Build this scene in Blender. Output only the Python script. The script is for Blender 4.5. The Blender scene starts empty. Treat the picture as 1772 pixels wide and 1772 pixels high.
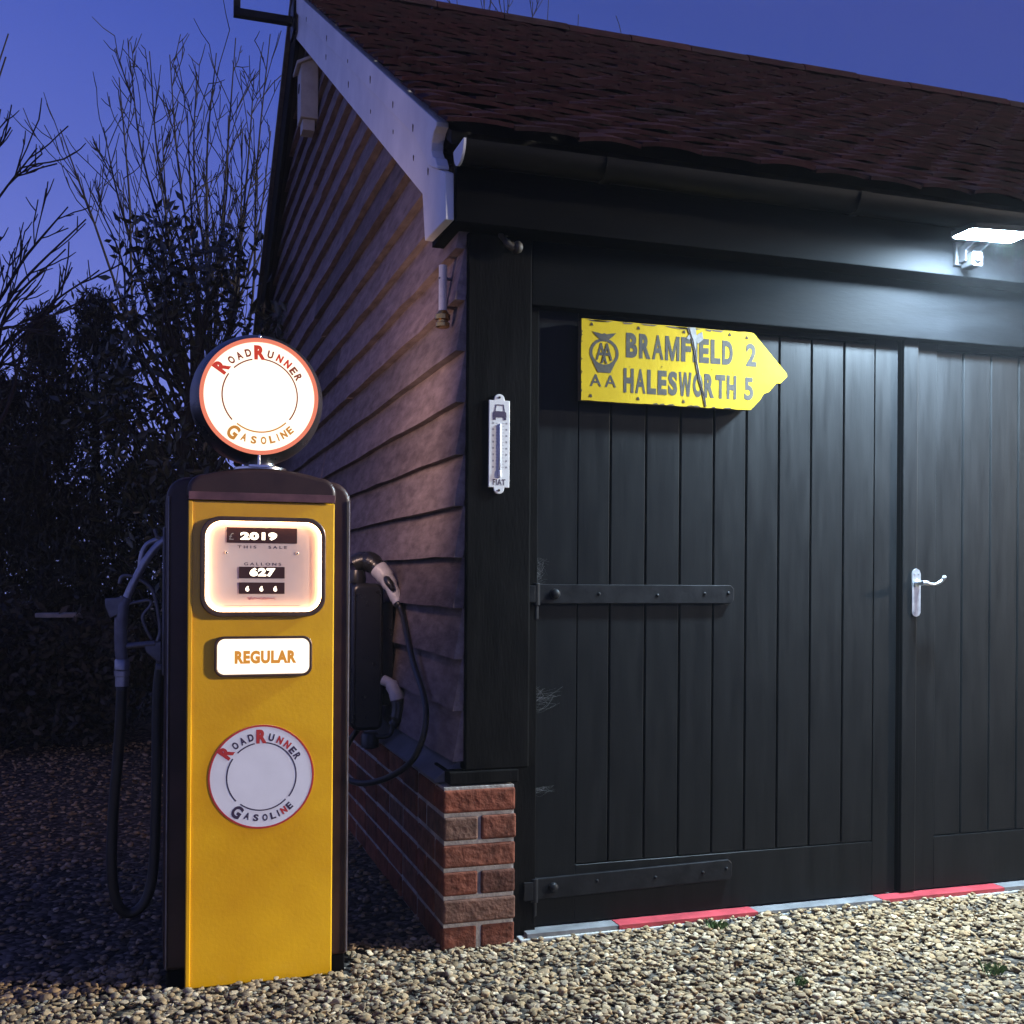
import bpy, math, random
import numpy as np
from mathutils import Vector, Matrix

SC = bpy.context.scene
COL = SC.collection
R = math.radians
rnd = random.Random(11)
rng = np.random.default_rng(11)

# ------------------------------------------------------------------ camera
cam_d = bpy.data.cameras.new("camera")
cam = bpy.data.objects.new("camera", cam_d)
COL.objects.link(cam)
cam_d.sensor_width = 36.0
cam_d.lens = 36.0 * 1916 / 1772
cam_d.shift_y = 0.0643
cam_d.clip_start = 0.05
cam_d.clip_end = 500
cam.matrix_world = (Matrix.Translation((0, 0, 1.15)) @ Matrix.Rotation(R(-18), 4, 'Z')
                    @ Matrix.Rotation(R(90), 4, 'X') @ Matrix.Rotation(0.007, 4, 'Z'))
SC.camera = cam

# ------------------------------------------------------------------ exposure
SC.view_settings.view_transform = 'Standard'
SC.view_settings.look = 'None'
SC.view_settings.exposure = 0.0
SC.view_settings.gamma = 1.0
SC.cycles.use_denoising = True
SC.cycles.max_bounces = 6
SC.cycles.sample_clamp_indirect = 6.0

# ------------------------------------------------------------------ dusk sky
FILL_EL, FILL_AZ = 13.0, 21.0            # added low fill for the pump front, from right of the frame
FILL_STRENGTH = 4.3
W = bpy.data.worlds.new("World")
SC.world = W
W.use_nodes = True
nt = W.node_tree
nt.nodes.clear()
out = nt.nodes.new('ShaderNodeOutputWorld')
bg = nt.nodes.new('ShaderNodeBackground')
tc = nt.nodes.new('ShaderNodeTexCoord')
sep = nt.nodes.new('ShaderNodeSeparateXYZ')
nt.links.new(tc.outputs['Generated'], sep.inputs[0])
sky = nt.nodes.new('ShaderNodeTexSky')
sky.sky_type = 'NISHITA'
sky.sun_disc = False
sky.sun_elevation = R(-4)
sky.sun_rotation = R(-75)
# height gradient, brighter towards the afterglow on the left
mx = nt.nodes.new('ShaderNodeMath'); mx.operation = 'MULTIPLY_ADD'
nt.links.new(sep.outputs['X'], mx.inputs[0]); mx.inputs[1].default_value = 0.30
nt.links.new(sep.outputs['Z'], mx.inputs[2])
ramp = nt.nodes.new('ShaderNodeValToRGB')
nt.links.new(mx.outputs[0], ramp.inputs[0])
cr = ramp.color_ramp
cr.elements[0].position = 0.0
cr.elements[0].color = (0.20, 0.235, 0.60, 1)
cr.elements[1].position = 1.0
cr.elements[1].color = (0.022, 0.03, 0.16, 1)
for p, c in ((0.14, (0.128, 0.162, 0.52)), (0.30, (0.074, 0.106, 0.41)), (0.43, (0.044, 0.074, 0.345)),
             (0.56, (0.028, 0.050, 0.235)), (0.7, (0.034, 0.047, 0.22))):
    e = cr.elements.new(p); e.color = (*c, 1)
add = nt.nodes.new('ShaderNodeMix'); add.data_type = 'RGBA'; add.blend_type = 'ADD'
add.inputs[0].default_value = 0.05
nt.links.new(ramp.outputs[0], add.inputs[6]); nt.links.new(sky.outputs[0], add.inputs[7])
nt.links.new(add.outputs[2], bg.inputs[0])
bg.inputs[1].default_value = 1.35
nt.links.new(bg.outputs[0], out.inputs[0])

front_fill_d = bpy.data.lights.new("front_fill", 'SUN')
front_fill_d.energy = FILL_STRENGTH
front_fill_d.angle = R(3.0)
front_fill_d.color = (1.0, 0.90, 0.76)
front_fill = bpy.data.objects.new("front_fill", front_fill_d)
COL.objects.link(front_fill)
S = Vector((math.cos(R(FILL_EL)) * math.cos(R(FILL_AZ)), -math.cos(R(FILL_EL)) * math.sin(R(FILL_AZ)), math.sin(R(FILL_EL))))
front_fill.rotation_euler = (-S).to_track_quat('-Z', 'Y').to_euler()
front_fill.location = (6, -3, 4)

# ------------------------------------------------------------------ helpers
ORIG = {}


def thing(name, label, cat, loc=(0, 0, 0), group=None):
    o = bpy.data.objects.new(name, None)
    o.empty_display_size = 0.1
    COL.objects.link(o)
    o.location = loc
    ORIG[o] = tuple(loc)
    o['label'] = label
    o['category'] = cat
    if group:
        o['group'] = group
    return o


def tag(o, label=None, cat=None, group=None, kind=None):
    for k, v in (('label', label), ('category', cat), ('group', group), ('kind', kind)):
        if v:
            o[k] = v
    return o


def np_object(name, verts, loops, sizes, mat, parent=None, smooth=False, loc=None):
    """verts (n,3), flat loop index array, face sizes array"""
    off = np.array(ORIG.get(parent, (0, 0, 0)) if parent else (loc or (0, 0, 0)), float)
    verts = np.asarray(verts, np.float64) - off
    loops = np.asarray(loops, np.int32)
    sizes = np.asarray(sizes, np.int32)
    me = bpy.data.meshes.new(name)
    me.vertices.add(len(verts))
    me.vertices.foreach_set('co', verts.astype(np.float32).ravel())
    me.loops.add(len(loops))
    me.loops.foreach_set('vertex_index', loops)
    me.polygons.add(len(sizes))
    starts = np.concatenate(([0], np.cumsum(sizes)[:-1])).astype(np.int32)
    me.polygons.foreach_set('loop_start', starts)
    me.polygons.foreach_set('loop_total', sizes)
    if smooth:
        me.polygons.foreach_set('use_smooth', np.ones(len(sizes), bool))
    me.update(calc_edges=True)
    me.validate()
    o = bpy.data.objects.new(name, me)
    me.materials.append(mat)
    COL.objects.link(o)
    if parent:
        o.parent = parent
        ORIG[o] = tuple(off)
    else:
        o.location = tuple(off)
        ORIG[o] = tuple(off)
    return o


class MB:
    def __init__(self):
        self.v = []
        self.f = []

    def add(self, vs, fs):
        n = len(self.v)
        self.v += [tuple(map(float, p)) for p in vs]
        self.f += [tuple(i + n for i in f) for f in fs]
        return self

    def box(self, x0, x1, y0, y1, z0, z1):
        return self.add([(x0, y0, z0), (x1, y0, z0), (x1, y1, z0), (x0, y1, z0),
                         (x0, y0, z1), (x1, y0, z1), (x1, y1, z1), (x0, y1, z1)],
                        [(3, 2, 1, 0), (4, 5, 6, 7), (0, 1, 5, 4), (1, 2, 6, 5), (2, 3, 7, 6), (3, 0, 4, 7)])

    def prism(self, poly, axis, a, b):
        """poly: 2-D points; axis 'y': (x,z), 'x': (y,z), 'z': (x,y); extruded a..b"""
        n = len(poly)
        mk = {'y': lambda p, t: (p[0], t, p[1]), 'x': lambda p, t: (t, p[0], p[1]), 'z': lambda p, t: (p[0], p[1], t)}[axis]
        vs = [mk(p, a) for p in poly] + [mk(p, b) for p in poly]
        fs = [tuple(range(n)), tuple(range(2 * n - 1, n - 1, -1))]
        fs += [(i, i + n, (i + 1) % n + n, (i + 1) % n) for i in range(n)]
        return self.add(vs, fs)

    def ring(self, outer, inner, axis, a, b):
        """frame between two outlines with equal point counts"""
        n = len(outer)
        mk = {'y': lambda p, t: (p[0], t, p[1]), 'x': lambda p, t: (t, p[0], p[1]), 'z': lambda p, t: (p[0], p[1], t)}[axis]
        vs = [mk(p, a) for p in outer] + [mk(p, a) for p in inner] + [mk(p, b) for p in outer] + [mk(p, b) for p in inner]
        fs = []
        for i in range(n):
            j = (i + 1) % n
            fs += [(i, j, j + n, i + n), (i + 2 * n, i + 3 * n, j + 3 * n, j + 2 * n),
                   (i, i + 2 * n, j + 2 * n, j), (i + n, j + n, j + 3 * n, i + 3 * n)]
        return self.add(vs, fs)

    def tube(self, pts, rad, n=10, cap=True):
        pts = [Vector(p) for p in pts]
        if not hasattr(rad, '__len__'):
            rad = [rad] * len(pts)
        vs, fs = [], []
        ref = None
        for i, p in enumerate(pts):
            t = (pts[min(i + 1, len(pts) - 1)] - pts[max(i - 1, 0)]).normalized()
            if ref is None:
                ref = t.orthogonal().normalized()
            ref = (ref - t * ref.dot(t))
            ref = ref.normalized() if ref.length > 1e-5 else t.orthogonal().normalized()
            b = t.cross(ref)
            for k in range(n):
                a = 2 * math.pi * k / n
                vs.append(p + (ref * math.cos(a) + b * math.sin(a)) * rad[i])
        for i in range(len(pts) - 1):
            for k in range(n):
                fs.append((i * n + k, i * n + (k + 1) % n, (i + 1) * n + (k + 1) % n, (i + 1) * n + k))
        if cap:
            fs.append(tuple(range(n - 1, -1, -1)))
            fs.append(tuple(range((len(pts) - 1) * n, len(pts) * n)))
        return self.add(vs, fs)

    def lathe(self, prof, c, axis='z', n=32, cap=True):
        """prof: (radius, distance along axis) from c"""
        vs, fs = [], []
        for r, h in prof:
            for k in range(n):
                a = 2 * math.pi * k / n
                u, w = r * math.cos(a), r * math.sin(a)
                vs.append({'z': (c[0] + u, c[1] + w, c[2] + h), 'y': (c[0] + u, c[1] + h, c[2] + w),
                           'x': (c[0] + h, c[1] + u, c[2] + w)}[axis])
        m = len(prof)
        for i in range(m - 1):
            for k in range(n):
                fs.append((i * n + k, i * n + (k + 1) % n, (i + 1) * n + (k + 1) % n, (i + 1) * n + k))
        if cap:
            fs.append(tuple(range(n - 1, -1, -1)))
            fs.append(tuple(range((m - 1) * n, m * n)))
        return self.add(vs, fs)

    def build(self, name, mat, parent=None, bevel=0.0, smooth=False, seg=2, loc=None, autos=None):
        import bmesh
        off = Vector(ORIG.get(parent, (0, 0, 0)) if parent else (loc or (0, 0, 0)))
        me = bpy.data.meshes.new(name)
        me.from_pydata([Vector(p) - off for p in self.v], [], self.f)
        bm = bmesh.new()
        bm.from_mesh(me)
        bmesh.ops.recalc_face_normals(bm, faces=bm.faces)
        bm.to_mesh(me)
        bm.free()
        if smooth:
            me.polygons.foreach_set('use_smooth', [True] * len(me.polygons))
            if autos:
                me.set_sharp_from_angle(angle=R(autos))
        me.materials.append(mat)
        me.update()
        o = bpy.data.objects.new(name, me)
        COL.objects.link(o)
        if parent:
            o.parent = parent
        else:
            o.location = off
        ORIG[o] = tuple(off)
        if bevel:
            b = o.modifiers.new('bevel', 'BEVEL')
            b.width = bevel
            b.segments = seg
            b.limit_method = 'ANGLE'
            b.angle_limit = R(40)
            b.harden_normals = False
        return o


def spline(pts, n=8):
    P = [np.array(p, float) for p in pts]
    P = [2 * P[0] - P[1]] + P + [2 * P[-1] - P[-2]]
    o = []
    for i in range(1, len(P) - 2):
        a, b, c, d = P[i - 1:i + 3]
        for k in range(n):
            t = k / n
            o.append(tuple(0.5 * (2 * b + (c - a) * t + (2 * a - 5 * b + 4 * c - d) * t * t + (3 * b - a - 3 * c + d) * t ** 3)))
    o.append(tuple(P[-2]))
    return o


def rrect(x0, x1, z0, z1, r, n=8):
    o = []
    for cx, cz, a0 in ((x1 - r, z0 + r, -90), (x1 - r, z1 - r, 0), (x0 + r, z1 - r, 90), (x0 + r, z0 + r, 180)):
        for k in range(n + 1):
            a = R(a0 + 90 * k / n)
            o.append((cx + r * math.cos(a), cz + r * math.sin(a)))
    return o


def glyphs(s, bold=0.0, res=4, space=1.0):
    """text as flat 2-D mesh scaled to its own bounding box 0..1 x 0..1 -> verts, faces, aspect"""
    cu = bpy.data.curves.new('tmp_text', 'FONT')
    cu.body = s
    cu.size = 1.0
    cu.offset = bold
    cu.resolution_u = res
    cu.space_character = space
    o = bpy.data.objects.new('tmp_text', cu)
    COL.objects.link(o)
    bpy.context.view_layer.update()
    dg = bpy.context.evaluated_depsgraph_get()
    me = bpy.data.meshes.new_from_object(o.evaluated_get(dg))
    v = np.array([p.co[:2] for p in me.vertices])
    f = [tuple(p.vertices) for p in me.polygons]
    bpy.data.objects.remove(o)
    bpy.data.curves.remove(cu)
    bpy.data.meshes.remove(me)
    lo, hi = v.min(0), v.max(0)
    asp = (hi[0] - lo[0]) / (hi[1] - lo[1])
    return (v - lo) / (hi - lo), f, asp


def put_text(mb, s, x0, x1, z0, z1, y, bold=0.03, space=1.0):
    v, f, _ = glyphs(s, bold, space=space)
    mb.add([(x0 + p[0] * (x1 - x0), y, z0 + p[1] * (z1 - z0)) for p in v], f)


# ------------------------------------------------------------------ materials
def mat(name, col, rough=0.6, metal=0.0, var=0.25, scale=8.0, bump=0.0, bscale=None, spec=0.5, col2=None,
        stretch=None, coat=0.0, island=None, detail=6.0):
    m = bpy.data.materials.new(name)
    m.use_nodes = True
    t = m.node_tree
    b = t.nodes['Principled BSDF']
    b.inputs['Roughness'].default_value = rough
    b.inputs['Metallic'].default_value = metal
    b.inputs['Specular IOR Level'].default_value = spec
    b.inputs['Coat Weight'].default_value = coat
    tcn = t.nodes.new('ShaderNodeTexCoord')
    src = tcn.outputs['Object']
    if stretch:
        mp = t.nodes.new('ShaderNodeMapping')
        mp.inputs['Scale'].default_value = stretch
        t.links.new(src, mp.inputs[0])
        src = mp.outputs[0]
    no = t.nodes.new('ShaderNodeTexNoise')
    no.inputs['Scale'].default_value = scale
    no.inputs['Detail'].default_value = detail
    no.inputs['Roughness'].default_value = 0.62
    t.links.new(src, no.inputs['Vector'])
    rp = t.nodes.new('ShaderNodeValToRGB')
    c2 = col2 if col2 else tuple(c * (1 + var) for c in col)
    c1 = tuple(c * (1 - var) for c in col) if not col2 else col
    rp.color_ramp.elements[0].position = 0.32
    rp.color_ramp.elements[1].position = 0.70
    rp.color_ramp.elements[0].color = (*c1, 1)
    rp.color_ramp.elements[1].color = (*c2, 1)
    t.links.new(no.outputs['Fac'], rp.inputs[0])
    colout = rp.outputs[0]
    if island:
        g = t.nodes.new('ShaderNodeNewGeometry')
        r2 = t.nodes.new('ShaderNodeValToRGB')
        r2.color_ramp.interpolation = 'LINEAR'
        els = r2.color_ramp.elements
        els[0].position, els[0].color = island[0][0], (*island[0][1], 1)
        els[1].position, els[1].color = island[-1][0], (*island[-1][1], 1)
        for p, c in island[1:-1]:
            e = els.new(p)
            e.color = (*c, 1)
        t.links.new(g.outputs['Random Per Island'], r2.inputs[0])
        mixn = t.nodes.new('ShaderNodeMix')
        mixn.data_type = 'RGBA'
        mixn.blend_type = 'MULTIPLY'
        mixn.inputs[0].default_value = 1.0
        t.links.new(r2.outputs[0], mixn.inputs[6])
        t.links.new(colout, mixn.inputs[7])
        colout = mixn.outputs[2]
    t.links.new(colout, b.inputs['Base Color'])
    # roughness breakup
    mr = t.nodes.new('ShaderNodeMapRange')
    mr.inputs[3].default_value = max(0.03, rough - 0.12)
    mr.inputs[4].default_value = min(1.0, rough + 0.12)
    t.links.new(no.outputs['Fac'], mr.inputs[0])
    t.links.new(mr.outputs[0], b.inputs['Roughness'])
    if bump:
        n2 = t.nodes.new('ShaderNodeTexNoise')
        n2.inputs['Scale'].default_value = bscale or scale * 4
        n2.inputs['Detail'].default_value = 5
        t.links.new(src, n2.inputs['Vector'])
        bp = t.nodes.new('ShaderNodeBump')
        bp.inputs['Strength'].default_value = 1.0
        bp.inputs['Distance'].default_value = bump
        t.links.new(n2.outputs['Fac'], bp.inputs['Height'])
        t.links.new(bp.outputs[0], b.inputs['Normal'])
    return m


def glow(name, col, strength):
    m = bpy.data.materials.new(name)
    m.use_nodes = True
    b = m.node_tree.nodes['Principled BSDF']
    b.inputs['Base Color'].default_value = tuple(0.12 * c for c in col) + (1,)
    b.inputs['Roughness'].default_value = 0.3
    b.inputs['Emission Color'].default_value = (*col, 1)
    b.inputs['Emission Strength'].default_value = strength
    return m


M = {}
M['door'] = mat('black_door_paint', (0.0038, 0.0040, 0.0043), 0.42, var=0.35, scale=5, bump=0.00035, bscale=14, stretch=(6, 6, 0.7), spec=0.105, col2=(0.0064, 0.0067, 0.0072))
M['black'] = mat('black_timber_paint', (0.0055, 0.005, 0.0048), 0.7, var=0.4, scale=6, bump=0.0008, bscale=30, stretch=(5, 5, 0.8), spec=0.015)
M['fascia'] = mat('black_fascia_paint', (0.0030, 0.0032, 0.0036), 0.6, var=0.3, scale=6, bump=0.0005, bscale=30, stretch=(0.8, 4, 4), spec=0.02)
M['iron'] = mat('black_iron_paint', (0.009, 0.009, 0.010), 0.45, var=0.4, scale=18, bump=0.0006, bscale=60, spec=0.09)
M['boards'] = mat('weathered_boards', (0.13, 0.100, 0.102), 0.88, scale=9, bump=0.0025, bscale=24, stretch=(3, 0.9, 3.2), spec=0.1, col2=(0.28, 0.222, 0.224), detail=14,
                  island=[(0, (0.5, 0.48, 0.5)), (0.5, (0.78, 0.78, 0.78)), (1, (1.05, 1.0, 1.0))])
M['white'] = mat('white_painted_timber', (0.56, 0.56, 0.58), 0.55, scale=4, bump=0.0008, bscale=40, spec=0.3, col2=(0.74, 0.74, 0.75))
M['offwhite'] = mat('offwhite_paint', (0.36, 0.34, 0.31), 0.6, var=0.2, scale=10)
M['brick'] = mat('red_brick', (0.36, 0.37, 0.38), 0.88, scale=22, bump=0.007, bscale=45, spec=0.1, col2=(1.05, 1.0, 0.98), detail=10,
                 island=[(0, (0.085, 0.042, 0.030)), (0.3, (0.20, 0.062, 0.035)), (0.6, (0.155, 0.058, 0.036)), (0.85, (0.235, 0.080, 0.046)), (1, (0.15, 0.085, 0.060))])
M['mortar'] = mat('lime_mortar', (0.26, 0.235, 0.205), 0.95, var=0.45, scale=14, bump=0.003, bscale=80)
M['slate'] = mat('slate_ledge', (0.10, 0.10, 0.105), 0.5, var=0.3, scale=9, bump=0.001)
M['tile'] = mat('clay_roof_tile', (0.6, 0.6, 0.6), 0.85, scale=9, bump=0.002, bscale=50, spec=0.08, col2=(1.25, 1.2, 1.15),
                island=[(0, (0.024, 0.010, 0.013)), (0.4, (0.036, 0.013, 0.016)), (0.75, (0.046, 0.018, 0.020)), (1, (0.029, 0.017, 0.020))])
M['underlay'] = mat('roof_underlay', (0.012, 0.011, 0.011), 0.9)
M['plastic'] = mat('black_plastic', (0.014, 0.014, 0.015), 0.3, var=0.2, scale=20)
M['gutter'] = mat('black_gutter', (0.0035, 0.0035, 0.0035), 0.5, var=0.3, scale=12, spec=0.10)
M['yellow'] = mat('yellow_pump_paint', (0.62, 0.290, 0.004), 0.33, scale=2.2, bump=0.0004, bscale=90, coat=0.15, col2=(0.86, 0.475, 0.007), detail=9)
M['pump'] = mat('dark_pump_enamel', (0.030, 0.0145, 0.0115), 0.38, var=0.45, scale=7, coat=0.04, spec=0.3)
M['reflection'] = mat('mauve_reflection', (0.14, 0.062, 0.060), 0.35, metal=0.3, var=0.5, scale=9)
M['chrome'] = mat('worn_chrome', (0.55, 0.54, 0.52), 0.22, metal=1.0, var=0.15, scale=20)
M['bezel'] = mat('bronze_bezel', (0.12, 0.07, 0.045), 0.35, metal=0.6, var=0.2, scale=20)
M['meter'] = mat('meter_face_paper', (0.76, 0.58, 0.50), 0.6, var=0.04, scale=14)
M['display'] = mat('display_window', (0.045, 0.012, 0.008), 0.5, var=0.2)
M['ink'] = mat('dark_print', (0.05, 0.022, 0.035), 0.6, var=0.2)
M['navy'] = mat('navy_print', (0.035, 0.016, 0.05), 0.6, var=0.2)
M['red_ink'] = mat('red_print', (0.42, 0.022, 0.022), 0.6, var=0.15)
M['badge'] = mat('white_badge_vinyl', (0.66, 0.64, 0.70), 0.4, var=0.05, scale=10)
M['alloy'] = mat('dull_alloy', (0.30, 0.29, 0.31), 0.38, metal=0.8, var=0.3, scale=25)
M['alloy_dark'] = mat('dark_alloy', (0.13, 0.125, 0.14), 0.45, metal=0.5, var=0.3, scale=25)
M['brass'] = mat('brass', (0.55, 0.34, 0.10), 0.3, metal=1.0, var=0.25, scale=30)
M['rubber'] = mat('black_rubber', (0.010, 0.0095, 0.0095), 0.5, var=0.3, scale=30)
M['sign'] = mat('yellow_sign_enamel', (0.40, 0.262, 0.002), 0.55, spec=0.12, scale=6, bump=0.0004, bscale=40, col2=(0.52, 0.355, 0.004))
M['sign_edge'] = mat('rusty_sign_edge', (0.09, 0.055, 0.025), 0.8, var=0.4, scale=30)
M['sign_ink'] = mat('worn_grey_lettering', (0.034, 0.031, 0.028), 0.6, scale=45, spec=0.2, col2=(0.075, 0.064, 0.042))
M['bare_metal'] = mat('bare_grey_steel', (0.13, 0.125, 0.115), 0.7, scale=30, col2=(0.34, 0.32, 0.29))
M['pale_print'] = mat('faded_grey_print', (0.26, 0.25, 0.25), 0.6, var=0.2)
M['knob'] = mat('dull_knob', (0.03, 0.024, 0.016), 0.6, var=0.3)
M['rust'] = mat('rust', (0.035, 0.018, 0.010), 0.9, var=0.4, scale=60)
M['enamel'] = mat('white_enamel', (0.62, 0.60, 0.57), 0.3, var=0.08, scale=16)
M['glass_tube'] = mat('pale_glass_tube', (0.72, 0.72, 0.72), 0.45, var=0.08)
M['red_tile'] = mat('red_floor_tile', (0.30, 0.024, 0.032), 0.6, var=0.3, scale=14, bump=0.0005)
M['grey_tile'] = mat('grey_floor_tile', (0.13, 0.13, 0.13), 0.55, var=0.3, scale=14, bump=0.0005)
M['concrete'] = mat('concrete', (0.34, 0.33, 0.30), 0.9, var=0.25, scale=20, bump=0.002)
M['handle'] = mat('satin_handle', (0.55, 0.56, 0.57), 0.32, metal=0.85, var=0.15, scale=30)
M['lamp_case'] = mat('grey_lamp_casing', (0.010, 0.010, 0.011), 0.6, var=0.2, scale=20, spec=0.15)
M['cable'] = mat('black_cable', (0.012, 0.012, 0.013), 0.4, var=0.2, scale=30)
M['grip'] = mat('pale_grey_plastic', (0.42, 0.41, 0.43), 0.4, var=0.1, scale=20)
M['bark'] = mat('dark_bark', (0.016, 0.013, 0.012), 0.9, var=0.4, scale=14, bump=0.003)
M['leaf'] = mat('laurel_leaf', (0.7, 0.7, 0.7), 0.38, scale=3, col2=(1.2, 1.2, 1.2), island=[(0, (0.012, 0.016, 0.008)), (0.6, (0.030, 0.035, 0.016)), (1, (0.055, 0.055, 0.026))])
M['conifer'] = mat('conifer_needles', (0.7, 0.7, 0.7), 0.8, scale=3, col2=(1.2, 1.2, 1.2), island=[(0, (0.010, 0.011, 0.007)), (0.6, (0.022, 0.024, 0.014)), (1, (0.040, 0.038, 0.022))])
M['hedge'] = mat('hedge_leaf', (0.7, 0.7, 0.7), 0.7, scale=3, col2=(1.2, 1.2, 1.2), island=[(0, (0.010, 0.009, 0.006)), (0.6, (0.022, 0.019, 0.012)), (1, (0.045, 0.037, 0.024))])
M['weed'] = mat('grass_blade', (0.065, 0.12, 0.028), 0.6, var=0.3)
M['stone_slab'] = mat('pale_stone', (0.24, 0.23, 0.22), 0.85, var=0.25, scale=12, bump=0.003)
M['web'] = mat('cobweb_silk', (0.13, 0.13, 0.13), 0.9, var=0.1)
STONE = [(0, (0.068, 0.044, 0.025)), (0.18, (0.225, 0.150, 0.075)), (0.36, (0.325, 0.220, 0.114)), (0.5, (0.15, 0.107, 0.066)),
         (0.66, (0.36, 0.252, 0.138)), (0.82, (0.235, 0.178, 0.118)), (0.93, (0.38, 0.287, 0.178)), (1, (0.49, 0.395, 0.265))]
M['stone'] = mat('pea_shingle', (0.8, 0.8, 0.8), 0.8, scale=60, bump=0.002, bscale=110, spec=0.25, col2=(1.15, 1.13, 1.1), island=STONE)

M['globe_face'] = glow('lit_globe_glass', (1.0, 0.86, 0.68), 1.45)
M['globe_back'] = glow('lit_globe_rear_glass', (1.0, 0.66, 0.52), 58.0)
M['globe_red'] = glow('lit_red_print', (0.62, 0.05, 0.018), 0.9)
M['globe_brown'] = glow('lit_brown_print', (0.30, 0.055, 0.02), 0.7)
M['globe_gold'] = glow('lit_gold_print', (0.72, 0.30, 0.06), 0.75)
M['globe_rim'] = glow('lit_rim', (1.0, 0.26, 0.14), 0.8)
M['regular'] = glow('lit_grade_panel', (1.0, 0.88, 0.72), 1.5)
M['regular_ink'] = glow('lit_orange_print', (0.62, 0.25, 0.03), 1.0)
M['edge_lamp'] = glow('meter_edge_lamp', (1.0, 0.58, 0.28), 24.0)
M['digit'] = glow('lit_digit', (1.0, 0.85, 0.65), 3.5)
M['led'] = glow('led_lens', (0.58, 0.80, 1.0), 3900.0)


# ------------------------------------------------------------------ ground
def ground_material():
    m = bpy.data.materials.new('gravel_bed')
    m.use_nodes = True
    t = m.node_tree
    b = t.nodes['Principled BSDF']
    b.inputs['Roughness'].default_value = 0.9
    b.inputs['Specular IOR Level'].default_value = 0.2
    tcn = t.nodes.new('ShaderNodeTexCoord')
    vo = t.nodes.new('ShaderNodeTexVoronoi')
    vo.inputs['Scale'].default_value = 48
    t.links.new(tcn.outputs['Object'], vo.inputs['Vector'])
    sp = t.nodes.new('ShaderNodeSeparateColor')
    t.links.new(vo.outputs['Color'], sp.inputs[0])
    rp = t.nodes.new('ShaderNodeValToRGB')
    els = rp.color_ramp.elements
    els[0].position, els[0].color = 0, (0.018, 0.015, 0.012, 1)
    els[1].position, els[1].color = 1, (0.16, 0.13, 0.10, 1)
    e = els.new(0.55); e.color = (0.045, 0.036, 0.028, 1)
    t.links.new(sp.outputs[0], rp.inputs[0])
    t.links.new(rp.outputs[0], b.inputs['Base Color'])
    bp = t.nodes.new('ShaderNodeBump')
    bp.invert = True
    bp.inputs['Distance'].default_value = 0.012
    t.links.new(vo.outputs['Distance'], bp.inputs['Height'])
    t.links.new(bp.outputs[0], b.inputs['Normal'])
    return m


g = MB()
g.add([(-40, -30, 0), (40, -30, 0), (40, 50, 0), (-40, 50, 0)], [(0, 1, 2, 3)])
tag(g.build('ground', ground_material()), kind='structure')


def ico(sub):
    import bmesh
    bm = bmesh.new()
    bmesh.ops.create_icosphere(bm, subdivisions=sub, radius=1.0)
    v = np.array([p.co[:] for p in bm.verts])
    f = np.array([[q.index for q in p.verts] for p in bm.faces])
    bm.free()
    return v, f


def stones(regions, sub):
    bv, bf = ico(sub)
    shapes = []
    for k in range(14):
        v = bv.copy()
        for _ in range(8):
            d = rng.normal(size=3); d /= np.linalg.norm(d)
            lim = rng.uniform(0.40, 0.78)
            h = v @ d
            v = v - np.outer(np.maximum(h - lim, 0) * 0.85, d)
        v += rng.normal(scale=0.05, size=v.shape)
        shapes.append(v)
    shapes = np.array(shapes)
    allv = []
    for (x0, x1, y0, y1, dens, s0, s1, zmax, keep) in regions:
        n = int((x1 - x0) * (y1 - y0) * dens)
        p = np.column_stack([rng.uniform(x0, x1, n), rng.uniform(y0, y1, n)])
        p = p[keep(p)]
        n = len(p)
        size = s0 + (s1 - s0) * rng.beta(1.6, 3.2, n)
        ax = np.column_stack([np.ones(n), rng.uniform(0.5, 0.95, n), rng.uniform(0.22, 0.55, n)]) * size[:, None]
        v = shapes[rng.integers(0, len(shapes), n)] * ax[:, None, :]
        # tilt then spin
        tl = rng.normal(scale=0.38, size=n)
        c, s = np.cos(tl)[:, None], np.sin(tl)[:, None]
        y, z = v[:, :, 1] * c - v[:, :, 2] * s, v[:, :, 1] * s + v[:, :, 2] * c
        a = rng.uniform(0, 2 * np.pi, n)
        c, s = np.cos(a)[:, None], np.sin(a)[:, None]
        x, y = v[:, :, 0] * c - y * s, v[:, :, 0] * s + y * c
        zc = rng.uniform(0.001, zmax, n) + 0.006 * np.sin(p[:, 0] * 3.1 + 1) * np.sin(p[:, 1] * 4.3)
        allv.append(np.stack([x + p[:, :1], y + p[:, 1:], z + zc[:, None]], -1))
    allv = np.concatenate(allv)
    n = len(allv)
    fa = (bf[None] + (np.arange(n) * len(bv))[:, None, None]).reshape(-1, 3)
    return allv.reshape(-1, 3), fa


def clear(p):
    k = np.ones(len(p), bool)
    k &= ~((p[:, 0] > 0.025) & (p[:, 0] < 0.56) & (p[:, 1] > 3.17) & (p[:, 1] < 3.62))
    k &= ~((p[:, 0] > 0.86) & (p[:, 1] > 3.315))
    return k


def front_ok(p):
    return clear(p) & (np.abs(p[:, 0] - 0.31 * p[:, 1]) < 0.75 + 0.62 * p[:, 1])


v1, f1 = stones([(-1.5, 4.4, 2.0, 3.42, 4600, 0.006, 0.0235, 0.015, front_ok)], 2)
v2, f2 = stones([(-2.2, 0.86, 3.38, 8.0, 420, 0.008, 0.026, 0.012, clear)], 1)
vv = np.concatenate([v1, v2])
ff = np.concatenate([f1, f2 + len(v1)])
gr = np_object('gravel', vv, ff.ravel(), np.full(len(ff), 3), M['stone'], smooth=False)
tag(gr, 'loose tan and grey shingle spread over the drive', 'gravel', kind='stuff')

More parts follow.
